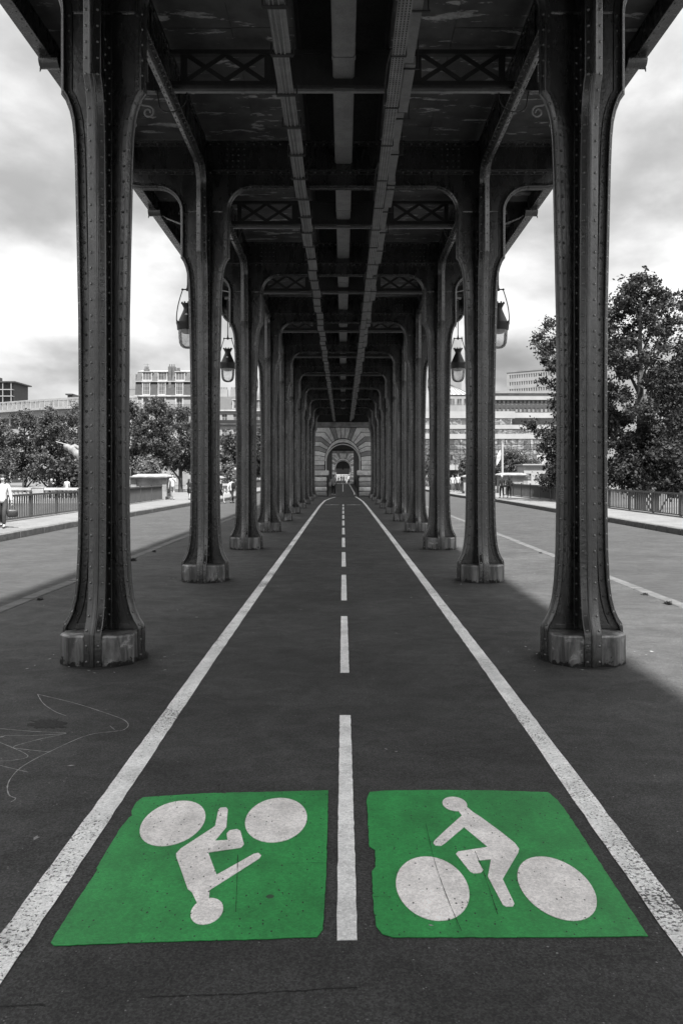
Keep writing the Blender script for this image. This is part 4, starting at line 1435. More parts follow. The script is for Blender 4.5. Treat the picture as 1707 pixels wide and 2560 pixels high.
def pedestal(name, label, x, y, w, d, h, z=WALK_Z):
    root = thing(name, label, 'pedestal', (x, y, z))
    MB().box(-w / 2 - .12, w / 2 + .12, -d / 2 - .12, d / 2 + .12, 0, .22).build('base', 'stone_ped', root)
    MB().box(-w / 2, w / 2, -d / 2, d / 2, .221, h - .36).build('die', 'stone_ped', root)
    for sx in (-1, 1):
        MB().box(sx * w / 2 - .2, sx * w / 2 + .2, -d / 2 - .06, -d / 2 + .3, .222, h - .37).build('pilaster', 'stone_ped', root)
    m = MB()
    prof = [(0, h - .36), (.06, h - .34), (.10, h - .29), (.30, h - .26), (.32, h - .18), (.10, h - .15), (.02, h - .08), (-.15, h - .05), (-.25, h)]
    vs, fs = [], []
    for e, zz in prof:
        vs += [(-w / 2 - e, -d / 2 - e, zz), (w / 2 + e, -d / 2 - e, zz), (w / 2 + e, d / 2 + e, zz), (-w / 2 - e, d / 2 + e, zz)]
    for i in range(len(prof) - 1):
        fs += [(i * 4 + k, i * 4 + (k + 1) % 4, (i + 1) * 4 + (k + 1) % 4, (i + 1) * 4 + k) for k in range(4)]
    fs.append(tuple(range(4 * (len(prof) - 1), 4 * len(prof))))
    m.add(vs, fs).build('cap', 'stone_ped', root)
    return root
pedestal('stone_pedestal', 'big moulded stone pedestal ending the left railing', -13.55, 56.8, 2.1, 2.2, 1.80)
pedestal('stone_pedestal', 'stone pedestal behind the two women in black', 16.0, 76.0, 2.3, 2.0, 2.2, -.2)
pedestal('stone_pedestal', 'stone pedestal beside the two men in pale shirts', 12.0, 73.8, 1.5, 1.4, 1.75)
pedestal('stone_pedestal', 'small stone pedestal behind the left standing child in black', -11.55, 71.2, 1.5, 1.4, 1.65)

def balustrade(x0, x1, y, z, label, n):
    root = thing('stone_balustrade', label, 'balustrade', (x0, y, z))
    L = x1 - x0
    MB().box(0, L, -.2, .2, .86, 1.02).box(.02, L - .02, -.16, .16, 1.021, 1.05).build('handrail', 'stone_light', root)
    MB().box(0, L, -.2, .2, 0, .18).build('footing', 'stone_light', root)
    bal = MB().lathe([(.09, .181), (.09, .23), (.055, .27), (.06, .32), (.10, .42), (.085, .55), (.05, .68), (.055, .76), (.09, .80), (.09, .859)], 10).mesh('baluster', 'stone_light', 40)
    for i in range(n):
        obj('baluster', bal, root, (L * (i + .5) / n, 0, 0))
    k = 0.0
    while k < L + .1:
        MB().box(k - .45, k + .45, -.26, .26, .001, 1.06).box(k - .5, k + .5, -.3, .3, 1.0605, 1.14).build('pier_block', 'stone_light', root)
        k += 4.2
    return root
balustrade(-28.6, -14.4, 64.0, -0.27, 'pale stone balustrade of the terrace behind the left railing', 42)
balustrade(-12.0, -9.9, 70.0, 0.0, 'low stone balustrade behind the man in shorts', 7)

# generic statue on the terrace
st = thing('stone_statue', 'pale weathered statue on the terrace, half hidden by the nearest left column', 'statue', (-25.25, 74.0, -0.25))
MB().box(-1.2, 1.9, -.9, .9, 0, 2.6).box(-1.4, 2.1, -1.05, 1.05, 2.601, 2.8).build('statue_base', 'stone_dark', st)
m = MB()
body = smooth_path([(1.6, 0, 2.8), (1.2, 0, 3.35), (.75, 0, 3.85), (.15, 0, 4.35), (-.35, 0, 4.65), (-.62, 0, 4.72)], 5)
n = len(body)
m.tube(body, [.62 - .42 * (i / (n - 1)) ** .8 + .05 * sin(i * 1.3) for i in range(n)], 10)
m.tube([(-.2, .1, 4.62), (.3, .15, 4.75), (.9, .2, 4.45), (1.5, .1, 3.9)], [.10, .17, .22, .3], 8)
m.build('figure', 'granite', st, smooth=60)
MB().tube([(-1.35, -.1, 5.15), (1.6, .1, 4.35)], [.03, .055], 8).build('raised_staff', 'stone_dark', st, smooth=60)

# litter bin / stone block by the left pedestal
o = MB().poly([(-.32, 0), (.32, 0), (.36, .62), (-.36, .62)], 'y', -.3, .3).box(-.38, .38, -.33, .33, .621, .67).build('stone_block', 'stone_light')
o.location = (-11.05, 59.2, WALK_Z)
tag(o, 'pale squat stone block behind the man in shorts', 'block')

# weeds in the joint of the kerb
def weed(label, x, y, r, n):
    m = MB()
    for i in range(n):
        a = random.uniform(0, 2 * pi); el = random.uniform(.2, 1.3)
        L = r * random.uniform(.5, 1.1)
        d = Vector((cos(a) * cos(el), sin(a) * cos(el), sin(el)))
        s = Vector((-sin(a), cos(a), 0)) * L * .16
        b = Vector((random.uniform(-r, r) * .5, random.uniform(-r, r) * .8, 0))
        m.add([b, b + d * L * .5 + s, b + d * L + Vector((0, 0, -.02)), b + d * L * .5 - s], [(0, 1, 2, 3)])
    o = m.build('weed', 'leaf_dark')
    o.location = (x, y, 0.0)
    tag(o, label, 'weed', 'weeds along the kerbs')
wx = [(1610, 1487, .06), (1672, 1511, .08), (1350, 1383, .05), (1420, 1415, .05)]
for i, (px, py, r) in enumerate(wx):
    x, y = G(px, py)
    weed('small weed in the right kerb joint, %s from the viewer' % ORD[[1, 0, 3, 2][i]], min(x, PR - .23), y, r, 60)
for i, (px, py, r) in enumerate([(335, 1402, .09), (100, 1500, .06), (385, 1380, .07)]):
    x, y = G(px, py)
    weed('small weed in the left kerb joint, %s from the viewer' % ORD[[1, 0, 2][i]], max(x, PL + .23), y, r, 60)

# scratched graffiti on the nearest right column
def strokes(letters, w, h, gap):
    F = {'A': [[(0, 0), (.5, 1), (1, 0)], [(.2, .4), (.8, .4)]], 'D': [[(0, 0), (0, 1), (.6, .9), (1, .5), (.6, .08), (0, 0)]],
         'E': [[(1, 1), (0, 1), (0, 0), (1, 0)], [(0, .5), (.7, .52)]], 'S': [[(.95, .85), (.5, 1), (.08, .78), (.4, .52), (.9, .3), (.55, 0), (.05, .12)]]}
    out = []
    for i, c in enumerate(letters):
        for s in F[c]:
            out.append([(i * (w + gap) + x * w, y * h) for x, y in s])
    return out
m = MB()
for s in strokes('ADES', .030, .045, .012):
    pts = [(-.262 + .006 - y_ * 1.0 + .045, -.0875, 1.62 + x_) for x_, y_ in s]
    m.tube(pts, .0024, 5)
o = m.build('scratched_lettering', 'chalk', columns[1])

# ================================================================== PEOPLE
def skin_mesh(name, verts, edges, rad, mat, sub=1):
    me = bpy.data.meshes.new(name)
    me.from_pydata(verts, edges, [])
    o = bpy.data.objects.new(name, me)
    COL.objects.link(o)
    mod = o.modifiers.new('skin', 'SKIN')
    mod.use_smooth_shade = True
    mod.branch_smoothing = .4
    lay = me.skin_vertices[0].data
    seen = set()
    adj = {i: [] for i in range(len(verts))}
    for a, b in edges:
        adj[a].append(b); adj[b].append(a)
    for i, r in enumerate(rad):
        lay[i].radius = (r, r) if not hasattr(r, '__len__') else r
        lay[i].use_root = False
    for i in range(len(verts)):
        if i in seen: continue
        lay[i].use_root = True
        stack = [i]
        while stack:
            k = stack.pop()
            if k in seen: continue
            seen.add(k)
            stack += adj[k]
    if sub:
        sm = o.modifiers.new('sub', 'SUBSURF')
        sm.levels = sub
    dg = bpy.context.evaluated_depsgraph_get()
    out = bpy.data.meshes.new_from_object(o.evaluated_get(dg))
    out.name = name
    bpy.data.objects.remove(o)
    bpy.data.meshes.remove(me)
    out.materials.clear()
    out.materials.append(MATS[mat])
    out.polygons.foreach_set('use_smooth', [True] * len(out.polygons))
    return out

class Chain:
    def __init__(self):
        self.v, self.e, self.r = [], [], []
    def add(self, p, r, frm=None):
        self.v.append(tuple(p)); self.r.append(r)
        if frm is not None:
            self.e.append((frm, len(self.v) - 1))
        return len(self.v) - 1
    def run(self, pts, frm=None):
        last = frm
        for p, r in pts:
            last = self.add(p, r, last)
        return last

def person(label, x, y, z, h, heading, stride=0.0, top='cloth_white', bottom='cloth_dark', hair='hair_dark', sleeve='long', legs='long', longhair=False, armL=None, armR=None, dress=False, face=False, shoe='cloth_dark', group='people on the bridge'):
    """front of the figure is local -y; armL is the figure's right-hand side at -x"""
    k = h / 1.75
    def V(a, b, c):
        return (a * k, b * k, c * k)
    hips = {}
    body = Chain(); shirt = Chain(); trs = Chain(); shoes = Chain()
    R = lambda r: r * k
    pel = body.add(V(0, .01, .93), R(.125))
    w1 = body.add(V(0, .0, 1.08), R(.115), pel)
    ch = body.add(V(0, -.01, 1.30), R(.135), w1)
    nb = body.add(V(0, .01, 1.46), R(.065), ch)
    nk = body.add(V(0, .0, 1.53), R(.052), nb)
    jaw = body.add(V(0, -.025, 1.585), R(.068), nk)
    cr = body.add(V(0, -.008, 1.665), R(.088), jaw)
    body.add(V(0, .0, 1.725), R(.058), cr)
    nose = body.add(V(0, -.100, 1.625), R(.014), jaw)
    for s in (-1, 1):
        body.run([(V(s * .072, .005, 1.635), R(.016)), (V(s * .090, .012, 1.640), R(.013))], None)
    sp = shirt.add(V(0, .01, .80), R(.140))
    sp = shirt.add(V(0, .01, .92), R(.150), sp)
    s1 = shirt.add(V(0, 0, 1.08), R(.142), sp)
    s2 = shirt.add(V(0, -.01, 1.30), R(.156), s1)
    s3 = shirt.add(V(0, .005, 1.455), R(.085), s2)
    shirt.add(V(0, .008, 1.505), R(.066), s3)
    tp = trs.add(V(0, .01, 1.08), R(.122))
    tp = trs.add(V(0, .01, .95), R(.140), tp)
    for s in (-1, 1):
        # legs; stride > 0 moves the +x leg forward
        f = s * stride
        ky = -f * .16 - abs(stride) * .06
        ay = -f * .30
        az = .085 + (0.05 * abs(stride) if f < 0 else 0)
        hip = V(s * .085, .01, .88)
        knee = V(s * .095, ky - .02, .50)
        ank = V(s * .10, ay + .02, az)
        hi = body.add(hip, R(.095), pel)
        kn = body.add(knee, R(.055), hi)
        an = body.add(ank, R(.038), kn)
        body.add(V(s * .11, ay - .10, .045 + (az - .085)), R(.030), an)
        th = trs.add(V(s * .088, .01, .86), R(.108), tp)
        if legs == 'long':
            kk = trs.add(knee, R(.073), th)
            trs.add(V(s * .10, ay + .022, az + .03), R(.060), kk)
        else:
            trs.add(V(s * .095, ky * .8, .52), R(.092), th)
        a1 = shoes.add(V(s * .10, ay + .045, az - .040), R(.042))
        a2 = shoes.add(V(s * .107, ay - .06, az - .045), R(.043), a1)
        shoes.add(V(s * .115, ay - .155, az - .052), R(.030), a2)
        # arms
        pose = armR if s > 0 else armL
        if pose is None:
            sw = -s * stride
            pose = ((s * .225, .02 - sw * .12, 1.13), (s * .235, -.06 - sw * .26, .885))
        sh = V(s * .172, .0, 1.425)
        el, wr = V(*pose[0]), V(*pose[1])
        a = body.add(sh, R(.055), ch)
        b = body.add(el, R(.040), a)
        c = body.add(wr, R(.027), b)
        d = (Vector(wr) - Vector(el)).normalized()
        palm = Vector(wr) + d * R(.055)
        body.add(palm, R(.034), c)
        side = d.cross(Vector((s, 0, .2))).normalized()
        out = d.cross(side).normalized()
        for i in range(4):
            o_ = side * R(.026 * (i - 1.5) / 1.5 * 1.1)
            ln = R((.066, .078, .072, .056)[i])
            cu = out * R(.012)
            body.run([(palm + o_ + d * R(.02), R(.0095)), (palm + o_ + d * (R(.02) + ln * .6) + cu, R(.0088)), (palm + o_ * .9 + d * (R(.02) + ln) + cu * 2.6, R(.0075))])
        body.run([(palm - side * R(.028) - d * R(.02), R(.011)), (palm - side * R(.052) + d * R(.015), R(.010)), (palm - side * R(.056) + d * R(.045), R(.008))])
        a = shirt.add(V(s * .172, .0, 1.415), R(.078), s2)
        if sleeve == 'long':
            b = shirt.add(el, R(.058), a)
            shirt.add(tuple(Vector(wr) - d * R(.01)), R(.043), b)
        else:
            e2 = Vector(sh).lerp(Vector(el), .62)
            shirt.add(tuple(e2), R(.062), a)
    me = skin_mesh('person', body.v, body.e, body.r, 'skin', 1)
    root = obj('person', me)
    root.location = (x, y, z)
    root.rotation_euler = (0, 0, heading)
    tag(root, label, 'person', group)
    obj('shirt', skin_mesh('shirt', shirt.v, shirt.e, shirt.r, top, 1), root)
    if dress:
        m = MB()
        m.lathe([(.13 * k, 1.05 * k), (.155 * k, .93 * k), (.18 * k, .75 * k), (.20 * k, .55 * k), (.19 * k, .55 * k)], 14)
        m.build('skirt', bottom, root, smooth=60)
    else:
        obj('trousers' if legs == 'long' else 'shorts', skin_mesh('trousers', trs.v, trs.e, trs.r, bottom, 1), root)
    obj('shoes', skin_mesh('shoes', shoes.v, shoes.e, shoes.r, shoe, 1), root)
    hm_ = MB()
    def blob(cx, cy, cz, rx, ry, rz):
        n, q = 14, 9
        vs = [(cx * k + rx * k * sin(pi * j / q) * cos(2 * pi * i / n), cy * k + ry * k * sin(pi * j / q) * sin(2 * pi * i / n), cz * k + rz * k * cos(pi * j / q)) for j in range(q + 1) for i in range(n)]
        hm_.add(vs, [(j * n + i, (j + 1) * n + i, (j + 1) * n + (i + 1) % n, j * n + (i + 1) % n) for j in range(q) for i in range(n)])
    blob(0, .018, 1.690, .092, .104, .082)
    blob(0, .050, 1.630, .080, .068, .085)
    if longhair:
        blob(0, .070, 1.53, .088, .055, .15)
    hm_.build('hair', hair, root, smooth=80)
    if face:
        for s in (-1, 1):
            MB().lathe([(.001, -.008 * k), (.009 * k, 0), (.001, .008 * k)], 8, V(s * .030, -.083, 1.640)).build('eye', 'cloth_black', root)
        MB().box(-.022 * k, .022 * k, -.096 * k, -.086 * k, 1.577 * k, 1.585 * k).build('mouth', 'cloth_grey', root)
    return root

def bag(name, label, x, y, z, w, d, h, mat='leather', handle=True, rz=0):
    root = thing(name, label, 'bag', (x, y, z), (0, 0, rz))
    def pw_(v, e):
        return math.copysign(abs(v) ** e, v)
    n, q = 20, 12
    vs = []
    for j in range(q + 1):
        t = pi * j / q
        for i in range(n):
            a_ = 2 * pi * i / n
            f_ = 1 + .04 * sin(3 * a_ + j)
            vs.append((w / 2 * pw_(sin(t), .5) * pw_(cos(a_), .55) * f_, d / 2 * pw_(sin(t), .5) * pw_(sin(a_), .55) * f_, h / 2 + h / 2 * pw_(cos(t), .6)))
    me = MB().add(vs, [(j * n + i, (j + 1) * n + i, (j + 1) * n + (i + 1) % n, j * n + (i + 1) % n) for j in range(q) for i in range(n)]).mesh('bag_body', mat, 60)
    obj('bag_body', me, root)
    if handle:
        for s in (-1, 1):
            MB().tube(smooth_path([(-w * .25, s * d * .2, h * .95), (-w * .15, s * d * .1, h * 1.35), (0, 0, h * 1.48), (w * .15, s * d * .1, h * 1.35), (w * .25, s * d * .2, h * .95)], 4), .010, 6).build('handle', mat, root, smooth=60)
    return root

# walker at the left edge, facing the viewer, bag in the hand on the right of the picture
person('man in white shirt and dark trousers walking at the left edge', -11.30, 26.5, WALK_Z, 1.76, 0.12, .75, 'cloth_white', 'cloth_dark', face=True, armR=((.235, .02, 1.12), (.29, -.02, .86)), shoe='leather')
bag('duffel_bag', 'dark duffel bag carried by the man at the left edge', -10.98, 26.5, WALK_Z + .36, .36, .22, .26, rz=.5)
person('man in white shirt and grey shorts beside the left pedestal', -11.95, 56.0, WALK_Z, 1.80, .1, .3, 'cloth_white', 'cloth_grey', sleeve='short', legs='short', armR=((.24, -.08, 1.15), (.07, -.16, 1.50)), armL=((-.24, .0, 1.12), (-.27, -.05, .86)))
bag('shopping_bag', 'small black bag in the hand of the man in shorts', -12.25, 55.95, WALK_Z + .45, .20, .12, .32, 'cloth_black')
person('child in black shirt and shorts standing past the left pedestal', -10.72, 55.6, WALK_Z, 1.45, 2.8, .5, 'cloth_black', 'cloth_black', sleeve='short', legs='short', longhair=True)
person('woman in black skirt half hidden behind the second left column', -8.28, 54.0, ROAD_Z, 1.66, 1.2, .8, 'cloth_black', 'cloth_black', longhair=True, dress=True)
person('man in white shirt with a backpack crossing the left road', -7.55, 54.2, ROAD_Z, 1.72, 2.6, .9, 'cloth_white', 'cloth_dark')
bag('backpack', 'black backpack worn by the man crossing the left road', -7.40, 54.02, ROAD_Z + .98, .30, .20, .44, 'cloth_black', False, rz=2.6)
person('man in pale shirt and dark trousers walking out of the stone arch', -.82, 70.2, 0, 1.76, 0, .35, 'cloth_white', 'cloth_black', armR=((.22, -.1, 1.15), (.10, -.22, 1.30)))
bag('shoulder_bag', 'pale bag on the shoulder of the man in the arch', -1.12, 70.2, .78, .20, .14, .42, 'cloth_pale', True)
for i, (px, hh, t, b, st_) in enumerate([(846, 1.45, 'cloth_black', 'cloth_black', .2), (853, 1.72, 'cloth_black', 'cloth_dark', .6), (859, 1.62, 'cloth_dark', 'cloth_black', .2), (866, 1.66, 'cloth_grey', 'cloth_pale', .1), (873, 1.72, 'cloth_pale', 'cloth_dark', .7)]):
    person('tiny figure beyond the far arch, %s from the left' % ORD[i], (px - VX) * 156.5 / FPX, 156 + (i % 3) * .9, 0, hh, random.uniform(0, 6), st_, t, b, group='figures beyond the far arch')
person('fair-haired woman in black with a shoulder bag on the right sidewalk', 11.95, 60.0, WALK_Z, 1.70, 3.2, .5, 'cloth_black', 'cloth_black', 'hair_fair')
bag('shoulder_bag', 'small dark bag at the hip of the fair-haired woman', 12.18, 59.8, WALK_Z + .80, .26, .10, .22, 'leather', True)
person('long-haired woman in black on the right sidewalk', 12.55, 60.2, WALK_Z, 1.66, 3.1, .3, 'cloth_black', 'cloth_black', 'hair_dark', longhair=True)
person('man in white shirt, left of two men beside the far right pedestal', 11.0, 80.0, WALK_Z, 1.70, .1, .2, 'cloth_white', 'cloth_grey', sleeve='short')
person('man in grey shirt, right of two men beside the far right pedestal', 11.48, 79.6, WALK_Z, 1.80, -.1, .3, 'cloth_pale', 'cloth_dark', sleeve='short')
person('dark-clad person half hidden left of the two men', 10.62, 80.4, WALK_Z, 1.68, .3, .4, 'cloth_black', 'cloth_dark')
person('man in black leaning at the terrace balustrade, arms raised', -24.1, 66.0, -.25, 1.72, 2.9, .1, 'cloth_black', 'cloth_dark', 'hair_fair', armL=((-.24, -.12, 1.36), (-.20, -.2, 1.62)), armR=((.26, -.1, 1.3), (.22, -.24, 1.55)))
person('man in pale shirt with a dark strap at the terrace balustrade', -22.9, 66.2, -.25, 1.80, 3.0, .1, 'cloth_pale', 'cloth_dark', sleeve='short')
person('distant person in dark jacket by the far right railing', 10.6, 101.0, WALK_Z, 1.74, .4, .6, 'cloth_dark', 'cloth_grey')

# ================================================================== TREES
def leaf_cloud(centres, radii, n, size, squash=.85):
    """leaves gather in sprays: each big clump is a swarm of small twig-end bunches"""
    c = np.asarray(centres, float); r = np.asarray(radii, float)
    nb = max(40, n // 16)
    p = r ** 2.2
    bi = rng.choice(len(c), nb, p=p / p.sum())
    d = rng.normal(size=(nb, 3)); d /= np.linalg.norm(d, axis=1)[:, None]
    bc = c[bi] + d * (rng.random(nb) ** .55 * r[bi])[:, None] * np.array([1, 1, squash])
    br = rng.uniform(.6, 1.5, nb) * size * 1.5
    idx = rng.integers(0, nb, n)
    off = rng.normal(size=(n, 3)) * (br[idx] * .55)[:, None]
    pos = bc[idx] + off
    nrm = rng.normal(size=(n, 3)) + np.array([0, 0, .6]) + d[idx] * .5
    nrm /= np.linalg.norm(nrm, axis=1)[:, None]
    t = np.cross(nrm, rng.normal(size=(n, 3)))
    t /= np.linalg.norm(t, axis=1)[:, None]
    b = np.cross(nrm, t)
    s = size * rng.uniform(.5, 1.2, n)[:, None]
    v = np.stack([pos - t * s * .6, pos + b * s * .38, pos + t * s * .7, pos - b * s * .38], axis=1).reshape(-1, 3)
    return v

def np_quads(name, v, mat):
    nq = len(v) // 4
    me = bpy.data.meshes.new(name)
    me.vertices.add(len(v)); me.vertices.foreach_set('co', v.astype(np.float32).ravel())
    me.loops.add(nq * 4); me.loops.foreach_set('vertex_index', np.arange(nq * 4, dtype=np.int32))
    me.polygons.add(nq); me.polygons.foreach_set('loop_start', np.arange(0, nq * 4, 4, dtype=np.int32))
    me.materials.append(MATS[mat])
    me.update(); me.validate()
    return me

def tree(name, label, x, y, zb, height, crown_w, crown_lo, n_leaf, leaf, mat, group, limbs=7, clumps=34, seed=0, shape=1.0, lean=0.0):
    """zb ground level; crown from crown_lo to height, width crown_w"""
    rr = random.Random(seed)
    root = thing(name, label, 'tree' if height > 4 else 'bush', (x, y, zb), group=group)
    m = MB()
    tr_ = height * .024 + .05
    tp = [(0, 0, -.1), (lean * .1, .05, height * .2), (lean * .3, -.05, height * .45), (lean * .6, .1, height * .7), (lean, 0, height * .9)]
    tp = smooth_path(tp, 4)
    m.tube(tp, [tr_ * (1 - .85 * i / (len(tp) - 1)) for i in range(len(tp))], 8)
    cs, rs = [], []
    cz0, cz1 = crown_lo, height
    mids = (cz0 + cz1) / 2
    for i in range(clumps):
        t = (i + .5) / clumps
        zz = cz0 + (cz1 - cz0) * (t ** shape)
        u = (zz - cz0) / (cz1 - cz0)
        env = crown_w / 2 * (sin(pi * min(max(u * .88 + .10, 0), 1)) ** .62)
        a = i * 2.39996 + rr.uniform(-.5, .5)
        rad = env * sqrt(rr.uniform(.05, 1.0))
        cx, cy = lean * u + rad * cos(a), rad * sin(a)
        cs.append((cx, cy, zz))
        rs.append((.085 + .085 * rr.random()) * crown_w * (1.1 - .35 * u))
        if i % max(1, clumps // (limbs * 2)) == 0:
            zs = max(height * .14, zz - rad * rr.uniform(.6, 1.1))
            k = min(zs / (height * .9), .98)
            st_ = tp[int(k * (len(tp) - 1))]
            mid = ((st_[0] + cx) / 2 + rr.uniform(-.2, .2), (st_[1] + cy) / 2, (st_[2] + zz) / 2 + rr.uniform(-.1, .3))
            m.tube(smooth_path([st_, mid, (cx, cy, zz)], 4), [tr_ * .45 * (1 - k * .5) * (1 - .8 * j / 8) for j in range(9)], 6)
        # twiggy satellites make the outline ragged
        r0 = rs[-1]
        for _ in range(3):
            b = rr.uniform(0, 2 * pi)
            e = r0 * rr.uniform(.8, 1.5)
            cs.append((cx + e * cos(b), cy + e * sin(b), zz + rr.uniform(-.4, .7) * e))
            rs.append(r0 * rr.uniform(.3, .6))
    m.build('trunk', 'bark', root, smooth=60)
    v = leaf_cloud(cs, rs, n_leaf, leaf)
    obj('crown', np_quads('crown', v, mat), root)
    return root

def tree_px(label, px, py0, py1, hw, Y, n, leaf, mat, zb=-5.0, seed=0, group='trees', lean=0.0, clumps=34, name='tree', lo=None):
    """crown top / bottom / half width measured on the photo at distance Y"""
    x, zt = P(px, py0, Y)
    _, zl = P(px, py1, Y)
    tree(name, label, x, Y, zb, zt - zb, 2 * hw * Y / FPX, zl - zb, n, leaf, mat, group, seed=seed, lean=lean, clumps=clumps)

GL = 'trees on the left bank'
tree_px('leafy tree at the far left edge behind the railing', -25, 1036, 1200, 62, 95, 9000, .26, 'leaf_mid', seed=1, group=GL)
tree_px('leafy tree above the terrace balustrade, left of the statue', 62, 1030, 1196, 52, 103, 9000, .26, 'leaf_mid', seed=2, group=GL)
tree_px('tall leafy tree directly behind the statue', 128, 1022, 1200, 56, 98, 10000, .26, 'leaf_mid', seed=3, group=GL)
tree_px('leafy tree touching the nearest left column', 196, 1012, 1196, 55, 108, 9000, .26, 'leaf_mid', seed=4, group=GL)
tree_px('leafy tree right of the nearest left column', 332, 1012, 1160, 46, 100, 9000, .26, 'leaf_mid', seed=5, group=GL)
tree_px('leafy tree in front of the mansard apartment house', 392, 1000, 1165, 50, 97, 11000, .26, 'leaf_mid', seed=6, group=GL)
tree_px('leafy tree left of the second left column', 452, 1018, 1170, 54, 104, 10000, .26, 'leaf_mid', seed=7, group=GL)
tree_px('small leafy tree between the second and third left columns', 585, 1085, 1190, 36, 128, 6000, .38, 'leaf_mid', seed=8, group=GL)
tree_px('small leafy tree between the third and fourth left columns', 655, 1075, 1190, 36, 132, 6000, .38, 'leaf_mid', seed=9, group=GL)
tree_px('pale rounded bush above the left pedestal', 372, 1148, 1205, 36, 84, 5000, .26, 'leaf_light', zb=-1.2, seed=10, name='bush', group='bushes on the left bank', clumps=20)
tree_px('small bush left of the man with the backpack', 566, 1168, 1206, 22, 90, 3000, .26, 'leaf_light', zb=-1.0, seed=12, name='bush', group='bushes on the left bank', clumps=14)
tree_px('dark low bush behind the terrace balustrade', 168, 1158, 1216, 34, 71, 5000, .3, 'leaf_dark', zb=-.25, seed=11, name='bush', group='bushes on the left bank', clumps=20)
GR = 'trees on the right island'
tree_px('large dark tree right of the nearest right column', 1600, 688, 1200, 112, 47, 38000, .17, 'leaf_dark', zb=-1.2, seed=21, group=GR, clumps=64)
def bough_tree(label, px, Y, zb, top, clumps, n, leaf, mat, group):
    x, zt = P(px, top, Y)
    root = thing('tree', label, 'tree', (x, Y, zb), group=group)
    H = zt - zb
    m = MB()
    tp = smooth_path([(0, 0, -.1), (.1, .05, H * .25), (-.1, 0, H * .5), (.05, .1, H * .75), (0, 0, H * .96)], 4)
    m.tube(tp, [.30 * (1 - .85 * i / (len(tp) - 1)) for i in range(len(tp))], 8)
    rr = random.Random(5)
    cs, rs = [], []
    for (cx, cy, cr) in clumps:
        X, Z = P(cx, cy, Y)
        dy = rr.uniform(-1.2, 1.2)
        c = Vector((X - x, dy, Z - zb)); r = cr * Y / FPX
        cs.append(tuple(c)); rs.append(r)
        k = min(max((c.z - abs(c.x) * .6) / H, .12), .95)
        st_ = Vector(tp[int(k * (len(tp) - 1))])
        m.tube(smooth_path([tuple(st_), tuple(st_.lerp(c, .5) + Vector((0, 0, .12))), tuple(c)], 4), [.085 * (1 - .85 * j / 8) for j in range(9)], 5)
    m.build('trunk', 'bark', root, smooth=60)
    obj('crown', np_quads('crown', leaf_cloud(cs, rs, n, leaf), mat), root)
    return root
bough_tree('dark tree whose boughs reach out left of the nearest right column', 1470, 53, -1.2, 760,
    [(1334, 848, 15), (1350, 838, 18), (1372, 820, 22), (1386, 796, 18), (1366, 870, 22), (1392, 860, 30), (1352, 905, 16), (1378, 920, 20), (1365, 948, 14), (1400, 905, 30), (1395, 960, 20), (1330, 870, 8),
     (1392, 1010, 22), (1400, 1040, 24), (1322, 1058, 13), (1336, 1068, 18), (1352, 1088, 20), (1375, 1080, 26), (1395, 1105, 34), (1362, 1120, 20), (1390, 1145, 30), (1372, 1170, 18), (1398, 1185, 34), (1350, 1195, 20), (1375, 1200, 24),
     (1425, 830, 40), (1450, 900, 50), (1430, 980, 45), (1470, 800, 40), (1490, 1000, 50), (1440, 1080, 50), (1430, 1160, 45), (1500, 880, 50), (1500, 1100, 50), (1480, 1180, 40)],
    19000, .18, 'leaf_dark', GR)
tree_px('dark tree at the right edge of the picture', 1752, 695, 1200, 112, 51, 27000, .18, 'leaf_dark', zb=-1.2, seed=23, group=GR, clumps=60)
tree_px('dark bushes filling the ground under the right trees', 1640, 1095, 1225, 120, 45.5, 16000, .17, 'leaf_dark', zb=-1.2, seed=24, name='bush', group='bushes on the right bank', clumps=30)
tree_px('small tree behind the harbour pavilion', 1290, 1130, 1195, 50, 112, 8000, .26, 'leaf_mid', zb=-1.5, seed=25, group='small trees before the glass building')
tree_px('small tree right of the second right column', 1228, 1150, 1200, 24, 116, 4000, .26, 'leaf_mid', zb=-1.5, seed=26, group='small trees before the glass building')
tree_px('small tree between the second and third right columns', 1170, 1150, 1200, 26, 118, 4500, .26, 'leaf_mid', zb=-1.5, seed=27, group='small trees before the glass building')
tree_px('small tree between the third and fourth right columns', 1068, 1160, 1205, 20, 118, 3500, .26, 'leaf_mid', zb=-1.5, seed=28, group='small trees before the glass building')

